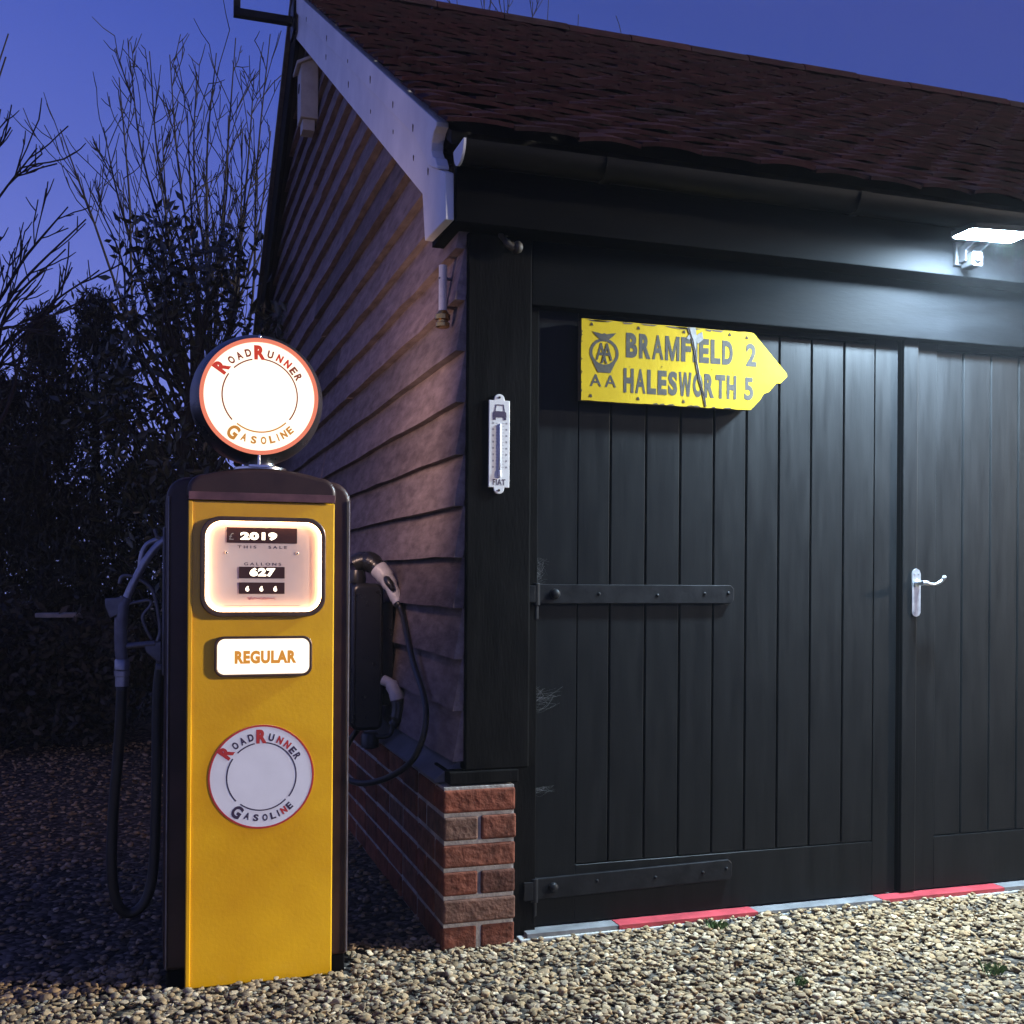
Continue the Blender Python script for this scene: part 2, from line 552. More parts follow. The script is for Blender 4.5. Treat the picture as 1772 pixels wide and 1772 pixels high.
# ------------------------------------------------------------------ garage
XW = 0.925            # gable boards
XB = 0.83             # barge boards
YF = 3.22             # fascia
RY, RZ = 7.0, 4.83    # ridge
SL = 0.608
XE = 9.2
garage = thing('garage', 'black timber garage with tiled roof, white barge board and brick plinth', 'garage', (1.0, 3.3, 0))


def roof_z(y, d=0.0):
    return RZ - d - abs(y - RY) * SL


# gable wall: feather-edge boards
gw = MB()
z = 0.575
k = 0
while z < 4.6:
    zt = z + 0.185

    def lim(zz):
        h = (RZ - 0.20 - zz) / SL
        return max(3.325, RY - h), min(10.6, RY + h)
    a0, a1 = lim(z)
    b0, b1 = lim(zt)
    if b1 - b0 < 0.05:
        break
    cuts = [0.0]
    q = rnd.uniform(0.25, 0.5)
    while q < 0.97:
        cuts.append(q)
        q += rnd.uniform(0.3, 0.5)
    cuts.append(1.0)
    for i in range(len(cuts) - 1):
        u0, u1 = cuts[i], cuts[i + 1] - (0.0006 if i < len(cuts) - 2 else 0)
        j = rnd.uniform(-0.003, 0.003)
        nseg = 12
        vs, fs = [], []
        wv = [rnd.uniform(-0.0025, 0.0025) for _ in range(nseg + 1)]
        wz = [rnd.uniform(-0.003, 0.003) for _ in range(nseg + 1)]
        for s in range(nseg + 1):
            u = u0 + (u1 - u0) * s / nseg
            ya, yb = a0 + (a1 - a0) * u, b0 + (b1 - b0) * u
            vs += [(XW - 0.034 + j + wv[s], ya, z + wz[s]), (XW + wv[s] * 0.5, yb, zt), (XW + 0.03, yb, zt), (XW + 0.03, ya, z + wz[s])]
        for s in range(nseg):
            o = s * 4
            fs += [(o, o + 1, o + 5, o + 4), (o + 3, o, o + 4, o + 7), (o + 1, o + 2, o + 6, o + 5), (o + 2, o + 3, o + 7, o + 6)]
        fs += [(0, 3, 2, 1), (nseg * 4, nseg * 4 + 1, nseg * 4 + 2, nseg * 4 + 3)]
        gw.add(vs, fs)
    z += 0.16
    k += 1
gw.prism([(3.34, 0.5), (10.6, 0.5), (10.6, 2.5), (7, 4.68), (3.34, 2.45)], 'x', XW + 0.031, XW + 0.09)
gw.build('gable_wall', M['boards'], garage)

# brick plinth and pier: single bricks bedded in mortar
br = MB()
mo = MB()
CH = 0.0845
GAP = 0.011
for r in range(-1, 6):
    z0 = r * CH
    z1 = z0 + CH - GAP
    jz = 0.001

    def brick(x0, x1, y0, y1):
        j = [rnd.uniform(-0.0025, 0.0025) for _ in range(6)]
        br.box(x0 + j[0], x1 + j[1], y0 + j[2], y1 + j[3], z0 + j[4] * 0.6, z1 + j[5] * 0.6)
    y0 = 3.293
    if r % 2 == 1:
        brick(0.853, 0.853 + 0.235, y0, y0 + 0.107)
        yy = y0 + 0.118
    else:
        brick(0.853, 0.853 + 0.112, y0, y0 + 0.225)
        brick(0.976, 1.088, y0, y0 + 0.225)
        yy = y0 + 0.236
    first = True
    while yy < 10.6:
        ln = 0.112 if (first and r % 2 == 0) else 0.225
        first = False
        brick(0.853, 0.955, yy, yy + ln)
        yy += ln + GAP
mo.box(0.858, 1.083, 3.298, 3.5, -0.1, 0.503)
mo.box(0.858, 0.99, 3.501, 10.6, -0.1, 0.503)
bp_ = br.build('brick_plinth', M['brick'], garage, bevel=0.008, seg=3)
mo.build('mortar', M['mortar'], bp_)
le = MB()
le.prism([(0.84, 0.508), (0.84, 0.518), (0.94, 0.588), (0.95, 0.588), (0.95, 0.508)], 'y', 3.36, 10.6)
le.build('ledge', M['slate'], garage, bevel=0.002)

# timber frame
fr = MB()
fr.box(XW, 1.137, 3.31, 3.52, 0.55, 2.223)
fr.build('post', M['black'], garage, bevel=0.006)
pd = MB()
pd.box(0.875, 1.10, 3.302, 3.50, 0.509, 0.549)
pd.build('post_pad', M['black'], garage, bevel=0.004)
jb = MB()
jb.box(1.09, 1.173, 3.345, 3.5, 0.0, 2.03)
jb.build('door_jamb', M['black'], garage, bevel=0.003)
ln = MB()
ln.box(1.139, XE, 3.322, 3.5, 2.016, 2.222)
ln.build('lintel', M['fascia'], garage, bevel=0.004)
fa = MB()
fa.box(0.862, XE, YF, YF + 0.03, 2.222, 2.43)
fa.build('fascia', M['fascia'], garage, bevel=0.003)
so = MB()
so.box(0.862, XE, YF + 0.031, 3.52, 2.226, 2.25)
so.build('soffit', M['fascia'], garage)
gu = MB()
prof_o, prof_i = [], []
gy, gz, grr = 3.155, 2.425, 0.056
for i in range(13):
    a = R(180 + 180 * i / 12)
    prof_o.append((gy + grr * math.cos(a), gz + grr * math.sin(a)))
    prof_i.append((gy + (grr - 0.006) * math.cos(a), gz + (grr - 0.006) * math.sin(a)))
gu.prism(prof_o + prof_i[::-1], 'x', 0.858, XE)
for i in range(9):
    x = 1.3 + i * 0.9
    gu.ring([(gy + (grr + 0.004) * math.cos(R(180 + 15 * q)), gz + (grr + 0.004) * math.sin(R(180 + 15 * q))) for q in range(13)],
            [(gy + (grr + 0.0005) * math.cos(R(180 + 15 * q)), gz + (grr + 0.0005) * math.sin(R(180 + 15 * q))) for q in range(13)], 'x', x, x + 0.03)
guo = gu.build('gutter', M['gutter'], garage, smooth=True, autos=35)
ec = MB()
ec.prism([(gy + (grr + 0.003) * math.cos(R(180 + 15 * q)), gz + (grr + 0.003) * math.sin(R(180 + 15 * q))) for q in range(13)], 'x', 0.850, 0.8575)
ec.build('end_cap', M['white'], guo)

# barge boards
ba = MB()
low = lambda y: 2.40 + (y - 3.53) * SL
upp = lambda y: 2.547 + (y - 3.30) * SL
ba.prism([(3.23, 2.226), (3.49, 2.236), (3.53, 2.40), (RY, low(RY)), (RY, low(RY) + 0.17), (3.60, low(3.6) + 0.17), (3.40, 2.445), (3.235, 2.37)], 'x', XB, XB + 0.028)
ba.prism([(3.40, 2.4455), (3.6, low(3.6) + 0.1705), (RY, low(RY) + 0.1705), (RY, upp(RY)), (3.30, 2.547), (3.302, 2.532), (3.335, 2.525), (3.36, 2.505),
          (3.365, 2.48), (3.345, 2.455), (3.315, 2.44), (3.292, 2.41), (3.29, 2.398)], 'x', XB - 0.012, XB + 0.028)
barge = ba.build('barge_board', M['white'], garage, bevel=0.003)
for y, dz in ((3.45, 0.10), (3.62, 0.20), (3.66, 0.09), (3.95, 0.21), (4.0, 0.1), (4.4, 0.22), (4.45, 0.08), (4.95, 0.2), (5.0, 0.09), (5.6, 0.21), (5.7, 0.1), (6.4, 0.2)):
    zz = low(y) + dz
    x = XB - 0.014 if dz > 0.17 else XB - 0.002
    w = rnd.uniform(0.004, 0.009)
    MB().prism([(y - w, zz), (y, zz - w * 2.5), (y + w * 0.8, zz), (y + w * 0.3, zz + w * 1.2)], 'x', x, x + 0.004).build('rust_stain', M['rust'], barge)
rb = MB()
rb.prism([(RY + 0.001, low(RY)), (RY + 0.001, upp(RY)), (10.75, upp(RY) - (10.75 - RY) * SL), (10.75, low(RY) - (10.75 - RY) * SL)], 'x', XB, XB + 0.028)
o = rb.build('barge_board', M['black'], garage, bevel=0.003)
o['label'] = 'black rear barge board'
ve = MB()
ve.prism([(RY + 0.001, upp(RY) + 0.001), (RY + 0.001, upp(RY) + 0.04), (10.8, upp(RY) + 0.04 - (10.8 - RY) * SL), (10.8, upp(RY) + 0.001 - (10.8 - RY) * SL)], 'x', XB - 0.03, XB + 0.02)
ve.build('verge_strip', M['alloy_dark'], garage)
us = MB()
us.prism([(3.27, roof_z(3.27, 0.05)), (RY, RZ - 0.05), (10.8, roof_z(10.8, 0.05)), (10.8, roof_z(10.8, 0.09)), (RY, RZ - 0.09), (3.27, roof_z(3.27, 0.09))], 'x', XB + 0.0285, XE)
us.build('roof_underlay', M['underlay'], garage)

# roof tiles, one camber each, laid in broken bond
cs = 1 / math.sqrt(1 + SL * SL)
sn = SL * cs
TV, TF = [], []
nt_ = 0
slope_len = (RY - 3.15) / cs


def add_tiles(side):
    global nt_
    s = 0.0
    row = 0
    while s < slope_len - 0.02:
        x = XB - 0.018 - (0.0 if row % 2 == 0 else 0.104)
        while x < XE:
            xa, xb = max(x, XB - 0.018), min(x + 0.204, XE)
            if xb - xa > 0.03:
                tail = 0.024 + rnd.uniform(-0.003, 0.006)
                tw = rnd.uniform(-0.004, 0.004)
                sj = rnd.uniform(-0.006, 0.006)
                cam_ = 0.008 + rnd.uniform(-0.003, 0.004)
                se = min(s + 0.155, slope_len)
                vs = []
                for q, (ss, h) in enumerate(((s - 0.0 + sj, tail), (se, 0.008))):
                    for c in range(5):
                        t = c / 4
                        hh = h + cam_ * (1 - (2 * t - 1) ** 2) + tw * (2 * t - 1)
                        y = 3.15 + ss * cs - hh * sn
                        zz = RZ - (RY - 3.15) * SL - 0.015 + ss * sn + hh * cs
                        vs.append((xa + (xb - xa) * t, y if side > 0 else 2 * RY - y, zz))
                for c in range(5):
                    x_, y, zz = vs[c]
                    yy = y + 0.013 * sn if side > 0 else y - 0.013 * sn
                    vs.append((x_, yy, zz - 0.013 * cs))
                b = nt_
                TV.extend(vs)
                for c in range(4):
                    TF.append((b + c, b + c + 1, b + 6 + c, b + 5 + c))
                    TF.append((b + 10 + c, b + 11 + c, b + c + 1, b + c))
                TF.append((b, b + 5, b + 10))
                TF.append((b + 4, b + 14, b + 9))
                nt_ += 15
            x += 0.208
        s += 0.125
        row += 1


add_tiles(1)
tb = MB()
tb.v, tb.f = TV, TF
for i in range(19):
    x0 = XB - 0.02 + i * 0.45
    if x0 > XE:
        break
    x1 = min(x0 + 0.444, XE)
    dz = rnd.uniform(-0.004, 0.004)
    po, pi_ = [], []
    for q in range(9):
        a = R(180 * q / 8)
        po.append((RY + 0.13 * math.cos(a), RZ - 0.045 + dz + 0.085 * math.sin(a)))
        pi_.append((RY + 0.115 * math.cos(a), RZ - 0.045 + dz + 0.07 * math.sin(a)))
    tb.prism(po + pi_[::-1], 'x', x0, x1)
rf = tb.build('roof', M['tile'], garage)

# doors
def door(x0, x1, xs0, xs1, name, boards, zt, zb, cover=None):
    d = MB()
    y, yb = 3.37, 3.42
    # stiles and rails
    d.box(x0, xs0, y, yb, 0.028, 2.03)
    d.box(xs1, x1, y, yb, 0.028, 2.03)
    d.box(xs0 + 0.0004, xs1 - 0.0004, y + 0.0005, yb, 0.028, zb)
    d.box(xs0 + 0.0004, xs1 - 0.0004, y + 0.0005, yb, zt, 2.03)
    return d


def boards_into(d, xs, zb, zt, y):
    for a, b in zip(xs[:-1], xs[1:]):
        w = 0.0045
        yy = y + rnd.uniform(-0.0006, 0.0006)
        d.prism([(a + 0.0005, 3.40), (a + 0.0005, yy + 0.009), (a + w, yy), (b - w, yy), (b - 0.0005, yy + 0.009), (b - 0.0005, 3.40)], 'z', zb + 0.004, zt - 0.004)


d1 = door(1.176, 2.553, 1.317, 2.458, 'door', None, 1.998, 0.215)
xs = [1.317, 1.434, 1.562, 1.688, 1.814, 1.939, 2.066, 2.195, 2.328, 2.458]
boards_into(d1, xs, 0.215, 1.998, 3.371)
door1 = d1.build('door', M['door'], garage, bevel=0.0012, seg=1)
d2 = door(2.568, 3.97, 2.722, 3.855, 'door', None, 1.996, 0.215)
xs = [2.722, 2.844, 2.970, 3.098, 3.224, 3.350, 3.477, 3.603, 3.729, 3.855]
boards_into(d2, xs, 0.215, 1.996, 3.377)
door2 = d2.build('door', M['door'], garage, bevel=0.0012, seg=1)
cv = MB()
cv.box(2.566, 2.628, 3.352, 3.3695, 0.03, 2.03)
cv.build('cover_strip', M['door'], door2, bevel=0.003)
bk = MB()
bk.box(3.98, XE, 3.38, 3.42, 0.0, 2.03)
bk.build('front_wall', M['door'], garage)
bw = MB()
bw.box(1.0, XE, 10.45, 10.6, 0, 2.5)
bw.box(XE - 0.1, XE, 3.45, 10.44, 0, 2.5)
bw.build('rear_wall', M['black'], garage)


def strap(z0, z1, dz, xa=1.152, xb=1.886):
    s = MB()
    y = 3.355
    s.prism([(xa + 0.03, z0 - dz), (xb - 0.012, z0), (xb, z0 + 0.012), (xb, z1 - 0.012), (xb - 0.012, z1), (xa + 0.03, z1 - dz)], 'y', y, 3.3695)
    s.tube([(xa + 0.018, 3.352, z0 - dz - 0.006), (xa + 0.018, 3.352, z1 - dz + 0.004)], 0.014, 14)
    s.tube([(xa + 0.018, 3.352, z0 - dz - 0.05), (xa + 0.018, 3.352, z0 - dz - 0.008)], 0.009, 12)
    s.box(xa - 0.02, xa + 0.012, 3.338, 3.3445, z0 - dz + 0.004, z1 - dz - 0.004)
    o = s.build('strap_hinge', M['iron'], door1, bevel=0.002)
    zc = (z0 + z1) / 2
    MB().lathe([(0.017, 0), (0.016, -0.006), (0.011, -0.011), (0.003, -0.013)], (xa + 0.085, y, zc - dz * 0.8), 'y', 16).build('bolt', M['iron'], door1, smooth=True)
    for x in (1.39, 1.60, 1.775, 1.865):
        MB().lathe([(0.006, 0), (0.0055, -0.002), (0.002, -0.0035)], (x, y, zc + rnd.uniform(-0.006, 0.006)), 'y', 10).build('screw', M['iron'], door1, smooth=True)
    return o


strap(1.068, 1.130, 0.0)
strap(0.128, 0.195, 0.012)

hd = MB()
yh = 3.352
HX = -0.044
hd.prism([(2.647, 1.035), (2.653, 1.024), (2.665, 1.020), (2.677, 1.024), (2.683, 1.035), (2.683, 1.175), (2.677, 1.188), (2.665, 1.194), (2.653, 1.188), (2.647, 1.175)], 'y', yh - 0.006, yh - 0.0003)
hd.lathe([(0.013, 0), (0.013, -0.006), (0.009, -0.01), (0.009, -0.045)], (2.666, yh - 0.006, 1.142), 'y', 16)
hd.tube(spline([(2.657, yh - 0.047, 1.142), (2.672, yh - 0.049, 1.142), (2.690, yh - 0.049, 1.137), (2.712, yh - 0.048, 1.138), (2.730, yh - 0.048, 1.144), (2.742, yh - 0.050, 1.153), (2.746, yh - 0.054, 1.162), (2.741, yh - 0.058, 1.165)], 5),
        [0.009] * 8 + [0.0075] * 6 + [0.0055] * 5 + [0.0065] * 8 + [0.0075] * 6 + [0.006] * 3, 12)
hd.lathe([(0.004, 0), (0.0035, -0.002)], (2.657, yh - 0.006, 1.038), 'y', 8)
hd.lathe([(0.004, 0), (0.0035, -0.002)], (2.657, yh - 0.006, 1.175), 'y', 8)
hd.lathe([(0.004, 0), (0.0035, -0.002)], (2.674, yh - 0.006, 1.175), 'y', 8)
hd.v = [(x + HX, y, z_) for x, y, z_ in hd.v]
hd.build('handle', M['handle'], door2, bevel=0.0012, smooth=True, autos=40)
th = MB()
th.box(1.11, XE, 3.302, 3.60, -0.05, 0.010)
th.build('threshold', M['concrete'], garage, bevel=0.003)

# floor tiles along the threshold
tiles = [(1.135, 1.447, 'grey', 'short grey floor tile beside the brick pier under the door'),
         (1.449, 1.959, 'red', 'red floor tile under the middle of the strap-hinged door'),
         (1.961, 2.458, 'grey', 'grey floor tile lying between the two red floor tiles'),
         (2.46, 2.987, 'red', 'red floor tile below the gap between the two doors'),
         (2.989, 3.50, 'grey', 'grey floor tile under the door with the lever handle')]
for x0, x1, c, lab in tiles:
    t = MB()
    t.box(x0, x1, 3.306 + rnd.uniform(0, 0.004), 3.368, 0.0105, 0.0235 + rnd.uniform(0, 0.002))
    t.box(x0 + 0.01, x0 + 0.03, 3.304, 3.305, 0.0105, 0.016)
    o = t.build('floor_tile', M[c + '_tile'], None, bevel=0.003, loc=((x0 + x1) / 2, 3.34, 0.0105))
    tag(o, lab, 'floor tile', 'floor tiles laid along the garage threshold')

# ------------------------------------------------------------------ direction sign
sg = thing('direction_sign', 'yellow enamel arrow sign with grey village names hung on the black door', 'sign', (1.68, 3.34, 1.85))
SX0, SX1, STX, SZ0, SZ1 = 1.309, 1.932, 2.067, 1.724, 1.987
ys = 3.322
out_ = [(SX0, SZ0)]
for i in range(1, 24):
    out_.append((SX0 + (SX1 - 0.006 - SX0) * i / 24, SZ0 + rnd.uniform(-0.0012, 0.0012)))
out_ += [(SX1 - 0.006, SZ0 + 0.001), (SX1 + 0.012, SZ0 + 0.018), (SX1 + 0.03, SZ0 + 0.036), (SX1 + 0.044, SZ0 + 0.058), (SX1 + 0.064, SZ0 + 0.066), (SX1 + 0.094, SZ0 + 0.098),
         (SX1 + 0.108, SZ0 + 0.098), (STX, 1.846), (STX - 0.003, 1.858)]
out_ += [(SX1 + 0.005, SZ1 - 0.002), (SX1 - 0.004, SZ1)]
for i in range(1, 24):
    out_.append((SX1 - 0.004 - (SX1 - 0.004 - SX0) * i / 24, SZ1 + rnd.uniform(-0.0012, 0.0012)))
out_ += [(SX0, SZ1)]
for i in range(1, 10):
    out_.append((SX0 + rnd.uniform(-0.0012, 0.001), SZ1 - (SZ1 - SZ0) * i / 10))
p = MB(); p.prism(out_, 'y', ys, ys + 0.004)
p.build('plate', M['sign'], sg)
p = MB()
c_ = (1.68, 1.855)
p.prism([(c_[0] + (a - c_[0]) * 0.995, c_[1] + (b - c_[1]) * 0.985) for a, b in out_], 'y', ys + 0.0042, 3.356)
p.build('back_board', M['sign_edge'], sg)


def su(u): return SX0 + u
def sv(v): return SZ0 + v


yl = ys - 0.0006
p = MB()
def word(par, mt, *a, nm='lettering'):
    q = MB()
    put_text(q, *a)
    q.build(nm, mt, par)


def condensed(txt, u0, u1, v0, v1):
    wts = [0.42 if c == 'I' else (1.28 if c in 'MW' else (0.9 if c in 'LEFS' else 1.0)) for c in txt]
    gap = 0.16
    unit = (u1 - u0) / (sum(wts) + gap * (len(txt) - 1))
    u = u0
    for c, w in zip(txt, wts):
        if c in 'MW':
            st = 0.20
            shp = [(0, 0), (st, 0), (st, 0.62), (0.42, 0.0), (0.58, 0.0), (1 - st, 0.62), (1 - st, 0), (1, 0), (1, 1), (1 - st * 1.15, 1), (0.5, 0.33), (st * 1.15, 1), (0, 1)]
            if c == 'W':
                shp = [(0, 1), (0.17, 0), (0.36, 0), (0.5, 0.62), (0.64, 0), (0.83, 0), (1, 1), (0.82, 1), (0.72, 0.36), (0.58, 1), (0.42, 1), (0.28, 0.36), (0.18, 1)]
            MB().prism([(su(u + a * w * unit), sv(v0 + b_ * (v1 - v0))) for a, b_ in shp], 'y', yl, yl + 0.0003).build('lettering', M['sign_ink'], sg)
        else:
            word(sg, M['sign_ink'], c, su(u), su(u + w * unit), sv(v0), sv(v1), yl, 0.03 if c == 'A' else 0.05)
        u += (w + gap) * unit


condensed('BRAMFIELD', 0.156, 0.548, 0.148, 0.229)
word(sg, M['sign_ink'], '2', su(0.598), su(0.638), sv(0.148), sv(0.226), yl, 0.034)
condensed('HALESWORTH', 0.148, 0.562, 0.033, 0.113)
word(sg, M['sign_ink'], '5', su(0.592), su(0.627), sv(0.033), sv(0.111), yl, 0.034)
word(sg, M['sign_ink'], 'A', su(0.030), su(0.070), sv(0.047), sv(0.086), yl, 0.012)
word(sg, M['sign_ink'], 'A', su(0.082), su(0.122), sv(0.047), sv(0.086), yl, 0.012)
p = MB()
ec_ = (su(0.079), sv(0.157))
oc = [(ec_[0] + 0.051 * math.cos(R(a)), ec_[1] + 0.047 * math.sin(R(a))) for a in range(0, 360, 8)]
ic = [(ec_[0] + 0.041 * math.cos(R(a)), ec_[1] + 0.0375 * math.sin(R(a))) for a in range(0, 360, 8)]
p.ring(oc, ic, 'y', yl, yl + 0.0005)
# base cup under the ring
p.prism([(ec_[0] - 0.040, ec_[1] - 0.030), (ec_[0] - 0.022, ec_[1] - 0.064), (ec_[0] + 0.022, ec_[1] - 0.064), (ec_[0] + 0.040, ec_[1] - 0.030), (ec_[0] + 0.025, ec_[1] - 0.040), (ec_[0], ec_[1] - 0.0455), (ec_[0] - 0.025, ec_[1] - 0.040)], 'y', yl - 0.0003, yl + 0.0002)
# spread wings on top
p.prism([(ec_[0], ec_[1] + 0.042), (ec_[0] + 0.016, ec_[1] + 0.044), (ec_[0] + 0.030, ec_[1] + 0.055), (ec_[0] + 0.042, ec_[1] + 0.067), (ec_[0] + 0.022, ec_[1] + 0.064), (ec_[0] + 0.008, ec_[1] + 0.061),
         (ec_[0], ec_[1] + 0.064), (ec_[0] - 0.008, ec_[1] + 0.061), (ec_[0] - 0.022, ec_[1] + 0.064), (ec_[0] - 0.042, ec_[1] + 0.067), (ec_[0] - 0.030, ec_[1] + 0.055), (ec_[0] - 0.016, ec_[1] + 0.044)], 'y', yl - 0.0004, yl + 0.0003)
put_text(p, 'A', ec_[0] - 0.029, ec_[0] + 0.008, ec_[1] - 0.024, ec_[1] + 0.032, yl - 0.0002, 0.015)
put_text(p, 'A', ec_[0] - 0.008, ec_[0] + 0.029, ec_[1] - 0.024, ec_[1] + 0.032, yl - 0.0005, 0.015)
p.prism([(ec_[0] - 0.012, ec_[1] - 0.034), (ec_[0], ec_[1] - 0.012), (ec_[0] + 0.012, ec_[1] - 0.034), (ec_[0] + 0.006, ec_[1] - 0.034), (ec_[0], ec_[1] - 0.022), (ec_[0] - 0.006, ec_[1] - 0.034)], 'y', yl - 0.0007, yl)
p.build('emblem', M['sign_ink'], sg)
# bent crease, chips and rusted bolt holes
p = MB()
cr_ = [(su(0.392), sv(0.262)), (su(0.402), sv(0.225)), (su(0.405), sv(0.19)), (su(0.413), sv(0.14)), (su(0.424), sv(0.09)), (su(0.437), sv(0.045)), (su(0.447), sv(0.003))]
wd = [0.016, 0.011, 0.0045, 0.004, 0.0045, 0.003, 0.003]
L_ = [(x - w, z) for (x, z), w in zip(cr_, wd)]
R_ = [(x + w * 0.9, z + 0.002) for (x, z), w in zip(cr_, wd)]
for i in range(len(cr_) - 1):
    p.prism([L_[i], R_[i], R_[i + 1], L_[i + 1]], 'y', yl - 0.0012, yl)
p.prism([(su(0.372), sv(0.225)), (su(0.392), sv(0.25)), (su(0.40), sv(0.24)), (su(0.384), sv(0.222))], 'y', yl - 0.0008, yl)
p.prism([(su(0.405), sv(0.235)), (su(0.432), sv(0.252)), (su(0.436), sv(0.226)), (su(0.415), sv(0.21))], 'y', yl - 0.0008, yl)
p.build('crease', M['bare_metal'], sg)
p = MB()
for i in range(len(cr_) - 1):
    p.prism([(L_[i][0] + 0.004, L_[i][1]), (L_[i][0] + 0.0068, L_[i][1]), (L_[i + 1][0] + 0.0058, L_[i + 1][1]), (L_[i + 1][0] + 0.003, L_[i + 1][1])], 'y', yl - 0.002, yl - 0.001)
p.build('crease_line', M['rust'], sg)
for (u, v) in ((0.035, 0.247), (0.20, 0.247), (0.365, 0.247), (0.033, 0.016), (0.20, 0.016), (0.365, 0.016), (0.17, 0.118), (0.285, 0.126), (0.47, 0.128), (0.55, 0.125), (0.61, 0.12), (0.66, 0.125), (0.6, 0.245), (0.535, 0.25)):
    s_ = 0.0055 if v > 0.24 or v < 0.02 else rnd.uniform(0.001, 0.0024)
    MB().prism([(su(u) - s_, sv(v) - s_ * 0.7), (su(u) + s_, sv(v) - s_ * 0.9), (su(u) + s_ * 0.5, sv(v) + s_ * 0.7), (su(u) - s_ * 0.1, sv(v) + s_)], 'y', yl - 0.0006, yl + 0.0002).build('rust_spot', M['rust'], sg)
for i in range(7):
    u = rnd.uniform(0.22, 0.6)
    v = 0.0
    w = rnd.uniform(0.006, 0.022)
    MB().prism([(su(u) - w, sv(v) - 0.0), (su(u) + w, sv(v)), (su(u) + w * 0.4, sv(v) + 0.005), (su(u) - w * 0.5, sv(v) + 0.003)], 'y', yl - 0.0004, yl).build('rust_spot', M['rust'], sg)
for i in range(8):
    v = rnd.uniform(0.01, 0.25)
    w = rnd.uniform(0.003, 0.007)
    MB().prism([(su(0), sv(v) - w), (su(0), sv(v) + w), (su(0.004), sv(v) + w * 0.3)], 'y', yl - 0.0004, yl).build('rust_spot', M['rust'], sg)

p = MB()
for i in range(9):
    x0 = SX0 + rnd.uniform(0.01, 0.55)
    w = rnd.uniform(0.012, 0.10)
    MB().prism([(x0, SZ1 - 0.0015), (x0 + w, SZ1 - 0.0015), (x0 + w * 0.8, SZ1 - 0.0055 - rnd.uniform(0, 0.004)), (x0 + w * 0.2, SZ1 - 0.005 - rnd.uniform(0, 0.003))], 'y', yl - 0.0003, yl).build('worn_edge', M['sign_edge'], sg)

# ------------------------------------------------------------------ thermometer
tm = thing('thermometer', 'white enamel wall thermometer with small car picture on the black post', 'thermometer', (1.028, 3.31, 1.56))
yt = 3.302
o_ = [(0.994, 1.432), (1.010, 1.432)]
for a in range(180, 361, 20):
    o_.append((1.028 + 0.017 * math.cos(R(a)), 1.428 + 0.016 * math.sin(R(a))))
o_ += [(1.046, 1.432), (1.062, 1.432), (1.062, 1.704), (1.046, 1.704)]
for a in range(0, 181, 20):
    o_.append((1.028 + 0.017 * math.cos(R(a)), 1.708 + 0.016 * math.sin(R(a))))
o_ += [(1.010, 1.704), (0.994, 1.704)]
p = MB(); p.prism(o_, 'y', yt, 3.3095)
p.build('plate', M['enamel'], tm, bevel=0.0015)
p = MB()
p.tube([(1.030, yt - 0.0008, 1.475), (1.030, yt - 0.0008, 1.63)], 0.0038, 12)
p.lathe([(0.002, 0), (0.0055, 0.004), (0.0055, 0.018), (0.0042, 0.024)], (1.030, yt - 0.0008, 1.462), 'z', 12)
p.build('glass_tube', M['glass_tube'], tm, smooth=True)
p = MB()
for i in range(15):
    z_ = 1.495 + i * 0.0098
    p.box(1.016, 1.022, yt - 0.0005, yt - 0.0001, z_, z_ + 0.0009)
    p.box(1.038, 1.044, yt - 0.0005, yt - 0.0001, z_, z_ + 0.0009)
    if i % 2 == 0:
        p.box(1.006, 1.011, yt - 0.0005, yt - 0.0001, z_ - 0.002, z_ + 0.0035)
        p.box(1.049, 1.054, yt - 0.0005, yt - 0.0001, z_ - 0.002, z_ + 0.0035)
p.build('scale_marks', M['pale_print'], tm)
p = MB()
put_text(p, 'FIAT', 1.008, 1.049, 1.439, 1.458, yt - 0.0006, 0.02, 1.15)
p.build('lettering', M['ink'], tm)
p = MB()
cx, cz = 1.029, 1.667
p.ring([(cx - 0.017, cz + 0.0), (cx + 0.017, cz + 0.0), (cx + 0.013, cz + 0.024), (cx - 0.013, cz + 0.024)],
       [(cx - 0.014, cz + 0.003), (cx + 0.014, cz + 0.003), (cx + 0.011, cz + 0.021), (cx - 0.011, cz + 0.021)], 'y', yt - 0.0009, yt - 0.0002)
p.prism([(cx - 0.022, cz - 0.016), (cx + 0.022, cz - 0.016), (cx + 0.021, cz - 0.001), (cx + 0.017, cz + 0.002), (cx - 0.017, cz + 0.002), (cx - 0.021, cz - 0.001)], 'y', yt - 0.0011, yt - 0.0002)
for s_ in (-1, 1):
    p.box(cx + s_ * 0.017 - 0.004, cx + s_ * 0.017 + 0.004, yt - 0.001, yt - 0.0002, cz - 0.024, cz - 0.0165)
p.build('car_picture', M['navy'], tm)
for z_ in (1.713, 1.423):
    MB().lathe([(0.004, 0), (0.0035, -0.002)], (1.028, yt, z_), 'y', 10).build('screw', M['rust'], tm)

# ------------------------------------------------------------------ floodlight
LX, LY, LZ = 2.655, 3.02, 2.305
fl = thing('floodlight', 'lit white floodlight on a bracket fixed to the fascia above the doors', 'lamp', (2.72, 3.2, 2.26))
tilt = Matrix.Translation((LX, LY, LZ)) @ Matrix.Rotation(R(-6), 4, 'Z') @ Matrix.Rotation(R(2), 4, 'X')


def tf(mb):
    mb.v = [tuple(tilt @ Vector(q)) for q in mb.v]
    return mb


